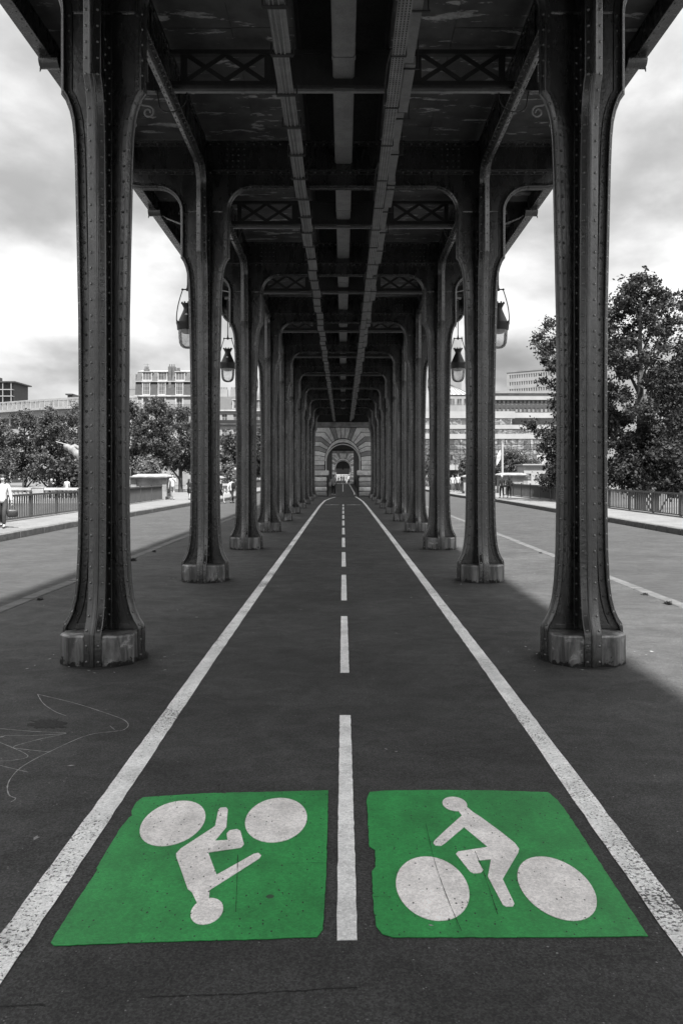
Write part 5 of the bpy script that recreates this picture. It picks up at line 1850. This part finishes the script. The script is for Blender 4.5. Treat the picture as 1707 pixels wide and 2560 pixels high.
# ================================================================== BUILDINGS
def wall_holes(m, x0, x1, z0, z1, wins, depth, mi=0):
    """front wall in the plane y=0 with openings; wins = (xa, xb, za, zb)"""
    xs = sorted({x0, x1} | {round(w[0], 4) for w in wins} | {round(w[1], 4) for w in wins})
    zs = sorted({z0, z1} | {round(w[2], 4) for w in wins} | {round(w[3], 4) for w in wins})
    def inside(x, z):
        return any(w[0] < x < w[1] and w[2] < z < w[3] for w in wins)
    for a, b in zip(xs[:-1], xs[1:]):
        run = None
        for c, d in zip(zs[:-1], zs[1:]):
            if inside((a + b) / 2, (c + d) / 2):
                if run: m.add([(a, 0, run[0]), (b, 0, run[0]), (b, 0, run[1]), (a, 0, run[1])], [(0, 1, 2, 3)], mi); run = None
            else:
                run = (run[0], d) if run else (c, d)
        if run: m.add([(a, 0, run[0]), (b, 0, run[0]), (b, 0, run[1]), (a, 0, run[1])], [(0, 1, 2, 3)], mi)
    for a, b, c, d in wins:
        m.add([(a, 0, c), (a, 0, d), (a, depth, d), (a, depth, c)], [(0, 1, 2, 3)], mi)
        m.add([(b, 0, c), (b, 0, d), (b, depth, d), (b, depth, c)], [(3, 2, 1, 0)], mi)
        m.add([(a, 0, c), (b, 0, c), (b, depth, c), (a, depth, c)], [(3, 2, 1, 0)], mi)
        m.add([(a, 0, d), (b, 0, d), (b, depth, d), (a, depth, d)], [(0, 1, 2, 3)], mi)

WINM = {}
def window_mesh(w, h, bars, frame, glass, fw=.08):
    key = (round(w, 2), round(h, 2), bars, frame, glass)
    if key in WINM: return WINM[key]
    m = MB()
    m.box(-w / 2, w / 2, .0, .01, 0, h, 1)
    m.box(-w / 2, -w / 2 + fw, -.05, -.001, 0, h, 0).box(w / 2 - fw, w / 2, -.05, -.001, 0, h, 0)
    m.box(-w / 2 + fw, w / 2 - fw, -.05, -.001, 0, fw, 0).box(-w / 2 + fw, w / 2 - fw, -.05, -.001, h - fw, h, 0)
    nx, nz = bars
    for i in range(1, nx):
        x = -w / 2 + w * i / nx
        m.box(x - fw * .4, x + fw * .4, -.048, -.001, fw, h - fw, 0)
    for i in range(1, nz):
        z = h * i / nz
        m.box(-w / 2 + fw, w / 2 - fw, -.046, -.001, z - fw * .3, z + fw * .3, 0)
    WINM[key] = m.mesh('window', [frame, glass])
    return WINM[key]

def building(name, label, x, y, z, rz, w, d, h, wins, wall='render_white', bars=(1, 1), frame='frame_white', glass='window_glass', depth=.22, group=None):
    """front face in local y=0 facing -y, x from 0 to w"""
    root = thing(name, label, 'building', (x, y, z), (0, 0, rz), group)
    m = MB()
    wall_holes(m, 0, w, 0, h, wins, depth)
    m.add([(0, 0, 0), (0, d, 0), (0, d, h), (0, 0, h)], [(3, 2, 1, 0)][::-1])
    m.add([(w, 0, 0), (w, d, 0), (w, d, h), (w, 0, h)], [(0, 1, 2, 3)])
    m.add([(0, d, 0), (w, d, 0), (w, d, h), (0, d, h)], [(3, 2, 1, 0)])
    m.add([(0, 0, h), (w, 0, h), (w, d, h), (0, d, h)], [(0, 1, 2, 3)])
    m.build('wall', wall, root)
    for a, b, c, e in wins:
        obj('window', window_mesh(b - a, e - c, bars, frame, glass), root, ((a + b) / 2, depth - .02, c))
    return root

def grid(x0, pitch, nx, z0, dz, nz, w, h):
    return [(x0 + i * pitch, x0 + i * pitch + w, z0 + j * dz, z0 + j * dz + h) for j in range(nz) for i in range(nx)]

# --- right: white slab block, seen along its long side (left end is farther away)
x0, zt = P(1266, 930, 330)
bx = thing  # alias only for brevity
rot = -radians(38)
slab = building('office_slab', 'tall white slab block with rows of small windows at upper right', x0, 330, -.6, rot, 62, 16, zt + .6, grid(1.2, 1.05, 44, zt + .6 - 2.9, -2.9, 5, .58, 1.5), 'render_white', frame='concrete')
MB().box(16, 44, 2, 10, zt + .61, zt + 3.2).build('roof_storey', 'concrete', slab)
MB().box(-.15, 62.15, -.15, 16.15, zt + .6 - .35, zt + .6 + .25).build('roof_edge', 'render_pale', slab)
# --- long building with a dark window band
Y = 240
xa, zr = P(1205, 978, Y); xb, _ = P(1452, 978, Y)
_, z1 = P(0, 1000, Y); _, z0 = P(0, 1032, Y)
Wd = xb - xa
wins = [(1.1 + i * 1.27, 1.1 + i * 1.27 + .72, zz, zz + 1.25) for i in range(int((Wd - 2) / 1.27)) for zz in (z0 + .6 + .25, z0 + .6 + 2.45)]
bb = building('office_block', 'long block with a dark band of two window rows below the white slab', xa, Y, -.6, 0, Wd, 14, z1 + .6, wins, 'cladding_dark', frame='concrete', glass='mirror_glass')
MB().box(-.4, Wd + .4, -.5, 14, z1 + .601, z1 + .6 + 1.1).build('white_parapet', 'render_white', bb)
MB().box(-.2, Wd + .2, -.1, 13, z1 + 1.71, zr + .6 - .7).build('set_back_storey', 'frame_white', bb)
MB().box(-.6, Wd - 2, -.7, 14, zr + .6 - .69, zr + .6).build('roof_band', 'concrete', bb)
for i in range(14):
    obj('attic_pane', window_mesh(2.0, .5, (2, 1), 'concrete', 'mirror_glass', .06), bb, (1.8 + i * (Wd - 3) / 14, -.14, z1 + 2.0))
MB().box(-.4, Wd + .4, -.3, 0, z0 + .6 - .6, z0 + .6 - .02).build('white_sill', 'render_white', bb)
# --- stepped terrace building with mirrored curtain glass in front of it
Y = 170
def zpx(py, Y=170):
    return CAMZ - (py - VY) * Y / FPX
def xpx(px, Y=170):
    return (px - VX) * Y / FPX
tb = thing('terraced_glass_building', 'stepped white terrace building with mirrored curtain glass on the right', 'building', (xpx(1030), Y, -.6))
def lx(px): return xpx(px) - xpx(1030)
def lz(py): return zpx(py) + .6
for (pa, pb, t, b, dy, nm) in [(1000, 1285, 1029, 1046, -.8, 'terrace_parapet'), (1285, 1440, 1031, 1044, .6, 'terrace_parapet'), (990, 1440, 1063, 1073, -1.5, 'terrace_parapet'), (980, 1440, 1086, 1098, -2.2, 'terrace_parapet'), (960, 1285, 1163, 1175, -2.6, 'canopy_band')]:
    MB().box(lx(pa), lx(pb), dy, 9, lz(b), lz(t)).build(nm, 'render_white', tb)
MB().box(lx(1278), lx(1440), 2.5, 9, lz(1063) + .01, lz(1044) - .01).build('set_back_wall', 'concrete', tb)
MB().box(lx(960), lx(1440), 1.6, 9, 0, lz(1163) - .01).build('core', 'cladding_dark', tb)
MB().box(lx(975), lx(1440), 1.6, 9, lz(1163) + .02, lz(1098) - .02).build('core', 'cladding_dark', tb)
pw = 1.35
pm = MB().box(-pw / 2 + .03, pw / 2 - .03, 0, .05, .03, 1.07).mesh('glass_pane', 'curtain_glass')
pmw = MB().box(-pw / 2 + .03, pw / 2 - .03, -.03, .05, .03, 1.07).mesh('glass_pane', 'frame_white')
def curtain(pa, pb, t, b, y, ptilt=.02, whites=.08):
    n = int((lx(pb) - lx(pa)) / pw); r = max(1, int(round((lz(t) - lz(b)) / 1.12)))
    hh = (lz(t) - lz(b)) / r
    for j in range(r):
        for i in range(n):
            o = obj('glass_pane', pmw if random.random() < whites else pm, tb, (lx(pa) + (i + .5) * pw, y, lz(b) + j * hh), (random.uniform(-ptilt, ptilt), 0, random.uniform(-ptilt, ptilt)))
            o.scale = (1, 1, hh / 1.12)
curtain(975, 1440, 1098.5, 1162.5, -.6)
curtain(985, 1440, 1073.5, 1085.5, -.4)
curtain(995, 1280, 1046.5, 1062.5, .2, .02, .2)
# --- tall slab behind with a glass pyramid roof before it
Y = 260
xa, zt = P(1096, 848, Y); xb, _ = P(1161, 848, Y)
ts = thing('concrete_tower', 'tall blank concrete tower behind the right lantern', 'building', (xa, Y, -.6))
MB().box(0, xb - xa - 1.1, 0, 12, 0, zt + .6).build('wall', 'concrete', ts)
MB().box(xb - xa - 1.099, xb - xa, .2, 11.5, 0, zt + .2).build('white_edge', 'render_white', ts)
MB().box(1.5, 2.1, 2, 3, zt + .601, zt + 2.4).build('chimney', 'concrete', ts)
MB().box(xb - xa - .9, xb - xa - .2, 2, 3, zt + .21, zt + 1.8).build('chimney', 'concrete', ts)
Y = 200
xa, zt = P(1085, 952, Y); xb, zb_ = P(1175, 987, Y)
gp = thing('glass_roofed_building', 'pale building with a sloping glass roof behind the right lantern', 'building', (xa, Y, -.6))
w = xb - xa
MB().box(0, w, 0, 10, 0, zb_ + .6).build('wall', 'render_pale', gp)
apex = (w * .42, 5, zt + .6)
m = MB().add([(0, -.2, zb_ + .61), (w, -.2, zb_ + .61), (w, 10, zb_ + .61), (0, 10, zb_ + .61), apex], [(0, 1, 4), (1, 2, 4), (2, 3, 4), (3, 0, 4)])
m.build('glass_roof', 'zinc', gp)
for i in range(9):
    t = i / 8
    MB().tube([(w * t, -.24, zb_ + .66), (apex[0], apex[1] - .05, apex[2] + .05)], .06, 5).build('roof_bar', 'cladding_dark', gp)
for i in range(5):
    obj('window', window_mesh(1.3, 1.5, (2, 1), 'frame_white', 'window_glass', .07), gp, (1.0 + i * (w - 2) / 4, -.04, zb_ + .6 - 2.4))
# --- harbour pavilion with its lettering
Y = 104
xa, zt = P(1309, 1163, Y); xb, _ = P(1369, 1163, Y); _, zb_ = P(0, 1207, Y)
w = xb - xa
pv = thing('harbour_pavilion', 'small white flat-roofed pavilion with lettering, right bank', 'building', (xa, Y, -1.15))
h = zt + 1.15
dz_ = zb_ - .9 + 1.15
m = MB()
wins = [(w * .09, w * .30, dz_ + 1.1, dz_ + 2.1), (w * .70, w * .92, dz_ + 1.1, dz_ + 2.1)]
wall_holes(m, 0, w, 0, h, wins, .2)
m.add([(0, 0, 0), (0, 4, 0), (0, 4, h), (0, 0, h)], [(0, 1, 2, 3)]).add([(w, 0, 0), (w, 4, 0), (w, 4, h), (w, 0, h)], [(3, 2, 1, 0)])
m.build('wall', 'render_white', pv)
for a, b, c, e in wins:
    obj('window', window_mesh(b - a, e - c, (1, 3), 'frame_white', 'window_glass', .05), pv, ((a + b) / 2, .18, c))
MB().box(-.25, w + .3, -.35, 4.2, h, h + .16).build('roof', 'render_white', pv)
MB().box(w * .78, w * .95, .5, 1.0, h + .161, h + 1.25).build('chimney', 'render_white', pv)
m = MB().poly([(w * .5 + .16 * cos(2 * pi * i / 20), dz_ + 1.62 + .36 * sin(2 * pi * i / 20)) for i in range(20)], 'y', -.03, .01)
m.build('oval_window', 'window_glass', pv)
def text_mesh(body, size, mat, name):
    cu = bpy.data.curves.new(name, 'FONT')
    cu.body = body; cu.size = size; cu.extrude = .012; cu.align_x = 'CENTER'
    cu.space_character = 1.15
    o = bpy.data.objects.new(name, cu); COL.objects.link(o)
    me = bpy.data.meshes.new_from_object(o.evaluated_get(bpy.context.evaluated_depsgraph_get()))
    bpy.data.objects.remove(o); bpy.data.curves.remove(cu)
    me.materials.clear(); me.materials.append(MATS[mat])
    return me
obj('lettering', text_mesh('PORTS DE PARIS', .30, 'concrete', 'lettering'), pv, (w * .48, -.02, h - .48), (pi / 2, 0, 0))
# flagpole
xf, zf = P(1255, 1110, 80)
fp = thing('flagpole', 'tall white flagpole with a limp flag beside the second right column', 'flagpole', (xf, 80, -1.2))
MB().tube([(0, 0, 0), (0, 0, zf + 1.2)], [.13, .10], 12).build('pole', 'frame_white', fp, smooth=50)
m = MB()
vs = []
for i in range(6):
    for j in range(5):
        t = j / 4
        vs.append((-.15 - .42 * t * (1 - .1 * i) - .05 * i * t, .06 * sin(i * 1.5 + j * 1.2), zf + 1.2 - .5 - i * .2 - .7 * t))
m.add(vs, [(i * 5 + j, i * 5 + j + 1, (i + 1) * 5 + j + 1, (i + 1) * 5 + j) for i in range(5) for j in range(4)])
m.build('flag', 'cloth_pale', fp, smooth=80)
# street furniture far right
xs_, zs_ = P(1128, 1150, 118)
tl = thing('traffic_light', 'small black traffic light between the second and third right columns', 'traffic light', (xs_, 118, 0))
MB().tube([(.6, 0, -.6), (.6, 0, 4.6), (.2, 0, 4.75), (0, 0, 4.7)], .05, 6).build('pole', 'lamp_black', tl)
MB().box(-.16, .16, -.14, .14, 3.9, 4.75).build('signal_head', 'lamp_black', tl)
tl = thing('traffic_light', 'small black traffic light hanging in the far arch', 'traffic light', (0.0, 158, 0))
MB().tube([(1.05, 0, 0), (1.05, 0, 3.5), (.0, 0, 3.62)], .04, 6).build('pole', 'lamp_black', tl)
MB().box(-.16, .16, -.14, .14, 2.75, 3.55).build('signal_head', 'lamp_black', tl)

# --- left: Haussmann apartment house with mansard roof
Y = 175
def zq(py): return CAMZ - (py - VY) * Y / FPX
xa = (338 - VX) * Y / FPX; xb = (520 - VX) * Y / FPX
w = xb - xa
z_base = -.6
hm = thing('mansard_apartment_house', 'stone apartment house with dark two-storey mansard roof behind the left trees', 'building', (xa, Y, z_base))
H1 = zq(988) + .6       # top of the stone wall
bays = [(405 - 338), (450 - 338), (366 - 338), (495 - 338)]
bays = [b * Y / FPX for b in (28, 67, 111, 150)]
wins = []
flo = []
zz = H1 - 3.0
while zz > 1.0:
    flo.append(zz); zz -= 3.3
for b in bays:
    for zz in flo:
        wins.append((b - .62, b + .62, zz, zz + 2.3))
m = MB()
wall_holes(m, 0, w, 0, H1, wins, .3)
m.add([(0, 0, 0), (0, 12, 0), (0, 12, H1), (0, 0, H1)], [(0, 1, 2, 3)])
m.build('wall', 'haussmann', hm)
for a, b, c, e in wins:
    wo_ = obj('window', window_mesh(b - a, e - c, (2, 4), 'frame_white', 'window_glass', .09), hm, ((a + b) / 2, .27, c))
    MB().box(a - .3, a - .002, -.12, .0, c, e + .25).box(b + .002, b + .3, -.12, .0, c, e + .25).box(a - .4, b + .4, -.18, 0, e + .251, e + .5).build('window_surround', 'stone_light', hm)
for zz in flo[:2]:
    bal = MB().box(.8, w - .3, -.62, -.60, zz + .85, zz + .9).box(.8, w - .3, -.64, -.001, zz - .25, zz - .1)
    x = .8
    while x < w - .3:
        bal.box(x, x + .04, -.62, -.60, zz - .09, zz + .849); x += .16
    bal.build('balcony', 'lamp_black', hm)
# lower, steep mansard storey and upper storey
zA, zB = H1, zq(953) + .6
zC = zq(925) + .6
MB().add([(0, 0, zA), (w, 0, zA), (w, .7, zB), (0, .7, zB)], [(0, 1, 2, 3)]).add([(0, .75, zB), (w, .75, zB), (w, 2.6, zC), (0, 2.6, zC)], [(0, 1, 2, 3)]).add([(0, 0, zA), (0, .7, zB), (0, 2.6, zC), (0, 11, zC), (0, 12, zA)], [(0, 1, 2, 3, 4)]).build('mansard_roof', 'slate', hm)
MB().box(-.1, w, .3, 1.0, zB - .12, zB + .12).build('mansard_gutter', 'zinc', hm)
MB().add([(-.1, 2.4, zC), (w, 2.4, zC), (w, 6.5, zC + .75), (-.1, 6.5, zC + .75)], [(0, 1, 2, 3)]).add([(-.1, 2.4, zC - .1), (w, 2.4, zC - .1), (w, 2.4, zC), (-.1, 2.4, zC)], [(0, 1, 2, 3)]).add([(-.1, 6.5, zC + .75), (w, 6.5, zC + .75), (w, 11, zC), (-.1, 11, zC)], [(0, 1, 2, 3)]).build('roof', 'zinc', hm)
MB().box(-.15, w, -.35, .0, H1 - .3, H1).build('cornice', 'stone_light', hm)
for i, b in enumerate(bays):
    for (za, zh, y0, ww) in ((zA + .15, zB - zA - .35, -.05, 1.5), (zB + .35, (zC - zB) * .72, .75, 1.9)):
        d = MB()
        d.box(b - ww / 2 - .12, b - ww / 2, y0, y0 + 2, za - .2, za + zh).box(b + ww / 2, b + ww / 2 + .12, y0, y0 + 2, za - .2, za + zh).box(b - ww / 2 - .25, b + ww / 2 + .25, y0 - .12, y0 + 2, za + zh + .001, za + zh + .16).box(b - ww / 2, b + ww / 2, y0, y0 + .1, za - .2, za)
        dm = d.build('dormer', 'stone_light', hm)
        obj('dormer_window', window_mesh(ww, zh, (4, 3) if ww < 1.6 else (3, 1), 'frame_white', 'window_glass', .08), dm, (b, y0 + .1, za))
for px_, top, wd in ((360, 919, 1.0), (424, 913, 1.5), (440, 922, .8)):
    x = (px_ - 338) * Y / FPX
    c = MB().box(x - wd / 2, x + wd / 2, 2.0, 3.4, zC - 1.0, zq(top) + .6).build('chimney', 'brick_chimney', hm)
    for i in range(3):
        MB().lathe([(.14, 0), (.11, .5), (.13, .55)], 8, (x - wd / 3 + i * wd / 3, 2.7, zq(top) + .6)).build('chimney_pot', 'brick_chimney', c)
x = (424 - 338) * Y / FPX
MB().box(x - .28, x + .28, .35, 2.0, zA + .3, zq(917) + .6).build('chimney_stack', 'brick_chimney', hm)
an = MB().tube([(2.0, 3, zC + .6), (2.0, 3, zq(904) + .6)], .03, 5)
for i, (a, b) in enumerate(((-.9, .5), (-.55, .0))):
    zz = zq(906) + .6 - i * .45
    an.tube([(2.0 + a, 3, zz), (2.0 + b, 3, zz)], .02, 5)
an.build('aerial', 'lamp_black', hm)
# pale party wall at its left
Yp = 182
xa, zt = P(312, 934, Yp); xb, _ = P(340, 934, Yp)
pb = thing('pale_party_wall_building', 'blank pale panelled building left of the mansard house', 'building', (xa, Yp, -.6))
h = zt + .6
nrow = 7
for j in range(nrow):
    MB().box(0, xb - xa - .02, 0, 8, j * h / nrow + .04, (j + 1) * h / nrow - .04).build('wall_panel', 'render_pale', pb)
MB().box(.05, xb - xa - .1, .06, 7.9, 0, h - .06).build('core', 'concrete', pb)
MB().box(xb - xa - .019, xb - xa + .15, -.2, 8, 0, h * .62).build('downpipe_strip', 'render_white', pb)
# second, angled apartment house between the second and third columns
Yq = 165
xa, zt = P(512, 1025, Yq); xb, _ = P(700, 1025, Yq)
h = zt + .6
w = xb - xa
wins = grid(1.2, 2.35, int((w - 1.5) / 2.35), h - 2.9, -3.2, 4, 1.1, 2.1)
ah = building('stone_apartment_house', 'stone apartment house with slate mansard between the second and third left columns', xa, Yq, -.6, 0, w, 11, h, wins, 'haussmann', (2, 3), depth=.25)
MB().add([(0, 0, h), (w, 0, h), (w, 1.3, h + 2.9), (0, 1.3, h + 2.9)], [(0, 1, 2, 3)]).add([(0, 1.3, h + 2.9), (w, 1.3, h + 2.9), (w, 9, h + 3.2), (0, 9, h + 3.2)], [(0, 1, 2, 3)]).build('mansard_roof', 'slate', ah)
MB().box(-.1, w, -.4, 0, h - .25, h + .02).build('cornice', 'stone_light', ah)
for i in range(int((w - 1.5) / 2.35)):
    x = 1.75 + i * 2.35
    if i % 2 == 0:
        dm = MB().box(x - .7, x - .55, .1, 1.6, h + .3, h + 2.1).box(x + .55, x + .7, .1, 1.6, h + .3, h + 2.1).box(x - .8, x + .8, .0, 1.6, h + 2.101, h + 2.25).build('dormer', 'stone_light', ah)
        obj('dormer_window', window_mesh(1.1, 1.8, (2, 2), 'frame_white', 'window_glass', .08), dm, (x, .2, h + .3))
for j in range(3):
    zz = h - 2.9 - 3.2 * j
    MB().box(.5, w - .5, -.5, -.001, zz - .2, zz - .05).box(.5, w - .5, -.5, -.46, zz, zz + .8).build('balcony', 'lamp_black', ah)
for x in (3.4, 5.8, 9.0):
    c = MB().box(x - .9, x + .9, 3, 4, h + 2.5, h + 4.6).build('chimney', 'haussmann', ah)
    for i in range(5):
        MB().lathe([(.1, 0), (.09, .5)], 7, (x - .7 + i * .35, 3.5, h + 4.6)).build('chimney_pot', 'brick_chimney', c)
# curved white office building at the far left
Yc = 150
cv = thing('curved_white_building', 'curved white office building with glazed attic behind the left trees', 'building', (0, 0, -.6))
def arcpt(t, off=0.0):
    # facade bows away from the viewer on the left
    px_ = -80 + 420 * t
    Yv = Yc + 20 * (1 - t) ** 2.0
    return (px_ - VX) * Yv / FPX, Yv + off
def band(z0, z1, off, mat, name, t0=0, t1=1, n=24, thick=.6):
    m = MB()
    vs = []
    for i in range(n + 1):
        t = t0 + (t1 - t0) * i / n
        x, y = arcpt(t, off); x2, y2 = arcpt(t, off + thick)
        vs += [(x, y, z0), (x, y, z1), (x2, y2, z1), (x2, y2, z0)]
    fs = []
    for i in range(n):
        a, b = i * 4, (i + 1) * 4
        fs += [(a, b, b + 1, a + 1), (a + 1, b + 1, b + 2, a + 2), (a + 2, b + 2, b + 3, a + 3), (a + 3, b + 3, b, a)]
    m.add(vs, fs)
    return m.build(name, mat, cv, fix=True)
def zc_(py): return CAMZ - (py - VY) * Yc / FPX + .6
ztop, zcor = zc_(988), zc_(1019)
band(zcor, zcor + .45, -.9, 'render_white', 'cornice_band', thick=2.0)
band(ztop - .25, ztop, 1.2, 'zinc', 'attic_rail', thick=.4)
band(zcor + .45, ztop - .9, 2.2, 'zinc', 'attic_wall')
for i in range(36):
    t = (i + .5) / 36
    x, y = arcpt(t, 1.2)
    obj('attic_pane', window_mesh(1.0, ztop - zcor - .85, (1, 1), 'frame_white', 'attic_glass', .07), cv, (x, y, zcor + .5), (0, 0, .05))
fl = zcor
j = 0
while fl > 1.5:
    band(fl - 1.25, fl - .02, 0, 'render_white', 'spandrel_band')
    band(fl - 3.4, fl - 1.26, .9, 'window_glass', 'window_band', thick=.2)
    for i in range(18):
        x, y = arcpt((i + .5) / 18, .4)
        MB().box(x - .18, x + .18, y - .3, y + .3, fl - 3.4, fl - 1.25).build('pillar', 'render_white', cv)
    fl -= 3.4
    j += 1
x, y = arcpt(.58, 6)
MB().box(x - 1.6, x + 2.2, y, y + 4, ztop - .5, ztop + .9).box(x - 2.0, x - .6, y - .2, y + 4, ztop + 1.0, ztop + 1.25).build('roof_plant', 'cladding_dark', cv)
# dark balconied block at the upper left
Yd = 230
xa, zt = P(-90, 956, Yd); xb, _ = P(30, 956, Yd)
w = xb - xa
db = thing('dark_balcony_block', 'dark apartment block with white balcony edges at the far upper left', 'building', (xa, Yd, -.6))
h = zt + .6
MB().box(0, w, 1.2, 12, 0, h).build('wall', 'cladding_dark', db)
MB().box(-.5, w + 1.0, -.4, 12.5, h, h + .35).build('roof', 'cladding_dark', db)
MB().box(w - 8, w - 5.2, 3, 6, h + .351, h + 1.9).build('roof_hut', 'cladding_dark', db)
for j in range(5):
    zz = h - 1.6 - j * 1.9
    MB().box(-.3, w + .3, -.25, 1.19, zz - .55, zz - .35).build('balcony_slab', 'render_white', db)
for x in (w - 2.6, w - .2):
    MB().box(x, x + .22, -.2, .0, 0, h - .01).build('column_strip', 'render_pale', db)
# --- buildings closing the street beyond the far arch
eb = building('street_end_building', 'pale street-end building seen through the far arch', -14, 265, -.6, 0, 28, 10, 24, grid(1.5, 2.6, 10, 20, -3.4, 6, 1.2, 2.0), 'render_pale', (2, 2))
# white bus on the left carriageway far away
Yb = 112
xb0, zb1 = P(600, 1168, Yb)
bus = thing('white_bus', 'white bus far down the left road between the columns', 'bus', (xb0 - 1.0, Yb, ROAD_Z))
bm = bmesh.new(); bmesh.ops.create_cube(bm, size=1)
bmesh.ops.scale(bm, vec=(2.5, 9.0, 2.55), verts=bm.verts); bmesh.ops.translate(bm, vec=(0, 4.5, .35 + 1.275), verts=bm.verts)
bmesh.ops.bevel(bm, geom=bm.edges[:], offset=.18, segments=3, affect='EDGES')
me = bpy.data.meshes.new('body'); bm.to_mesh(me); bm.free(); me.materials.append(MATS['frame_white']); obj('body', me, bus)
MB().box(-1.05, 1.05, -.02, .05, 1.45, 2.55).build('windscreen', 'window_glass', bus)
for i in range(5):
    for s in (-1, 1):
        MB().box(*sorted((s * 1.24, s * 1.27)), .6 + i * 1.65, 2.0 + i * 1.65, 1.5, 2.4).build('side_window', 'window_glass', bus)
for yy in (1.9, 7.0):
    for s in (-1, 1):
        MB().lathe([(.2, -.14), (.42, -.14), (.46, -.08), (.46, .08), (.42, .14), (.2, .14)], 18).build('wheel', 'lamp_black', bus).matrix_local = Matrix.Translation((s * 1.1, yy, .46)) @ Matrix.Rotation(pi / 2, 4, 'Y')
for s in (-1, 1):
    MB().lathe([(.001, -.02), (.10, -.01), (.001, .02)], 10).build('headlight', 'lamp_inner', bus).matrix_local = Matrix.Translation((s * .85, -.03, .85)) @ Matrix.Rotation(pi / 2, 4, 'X')
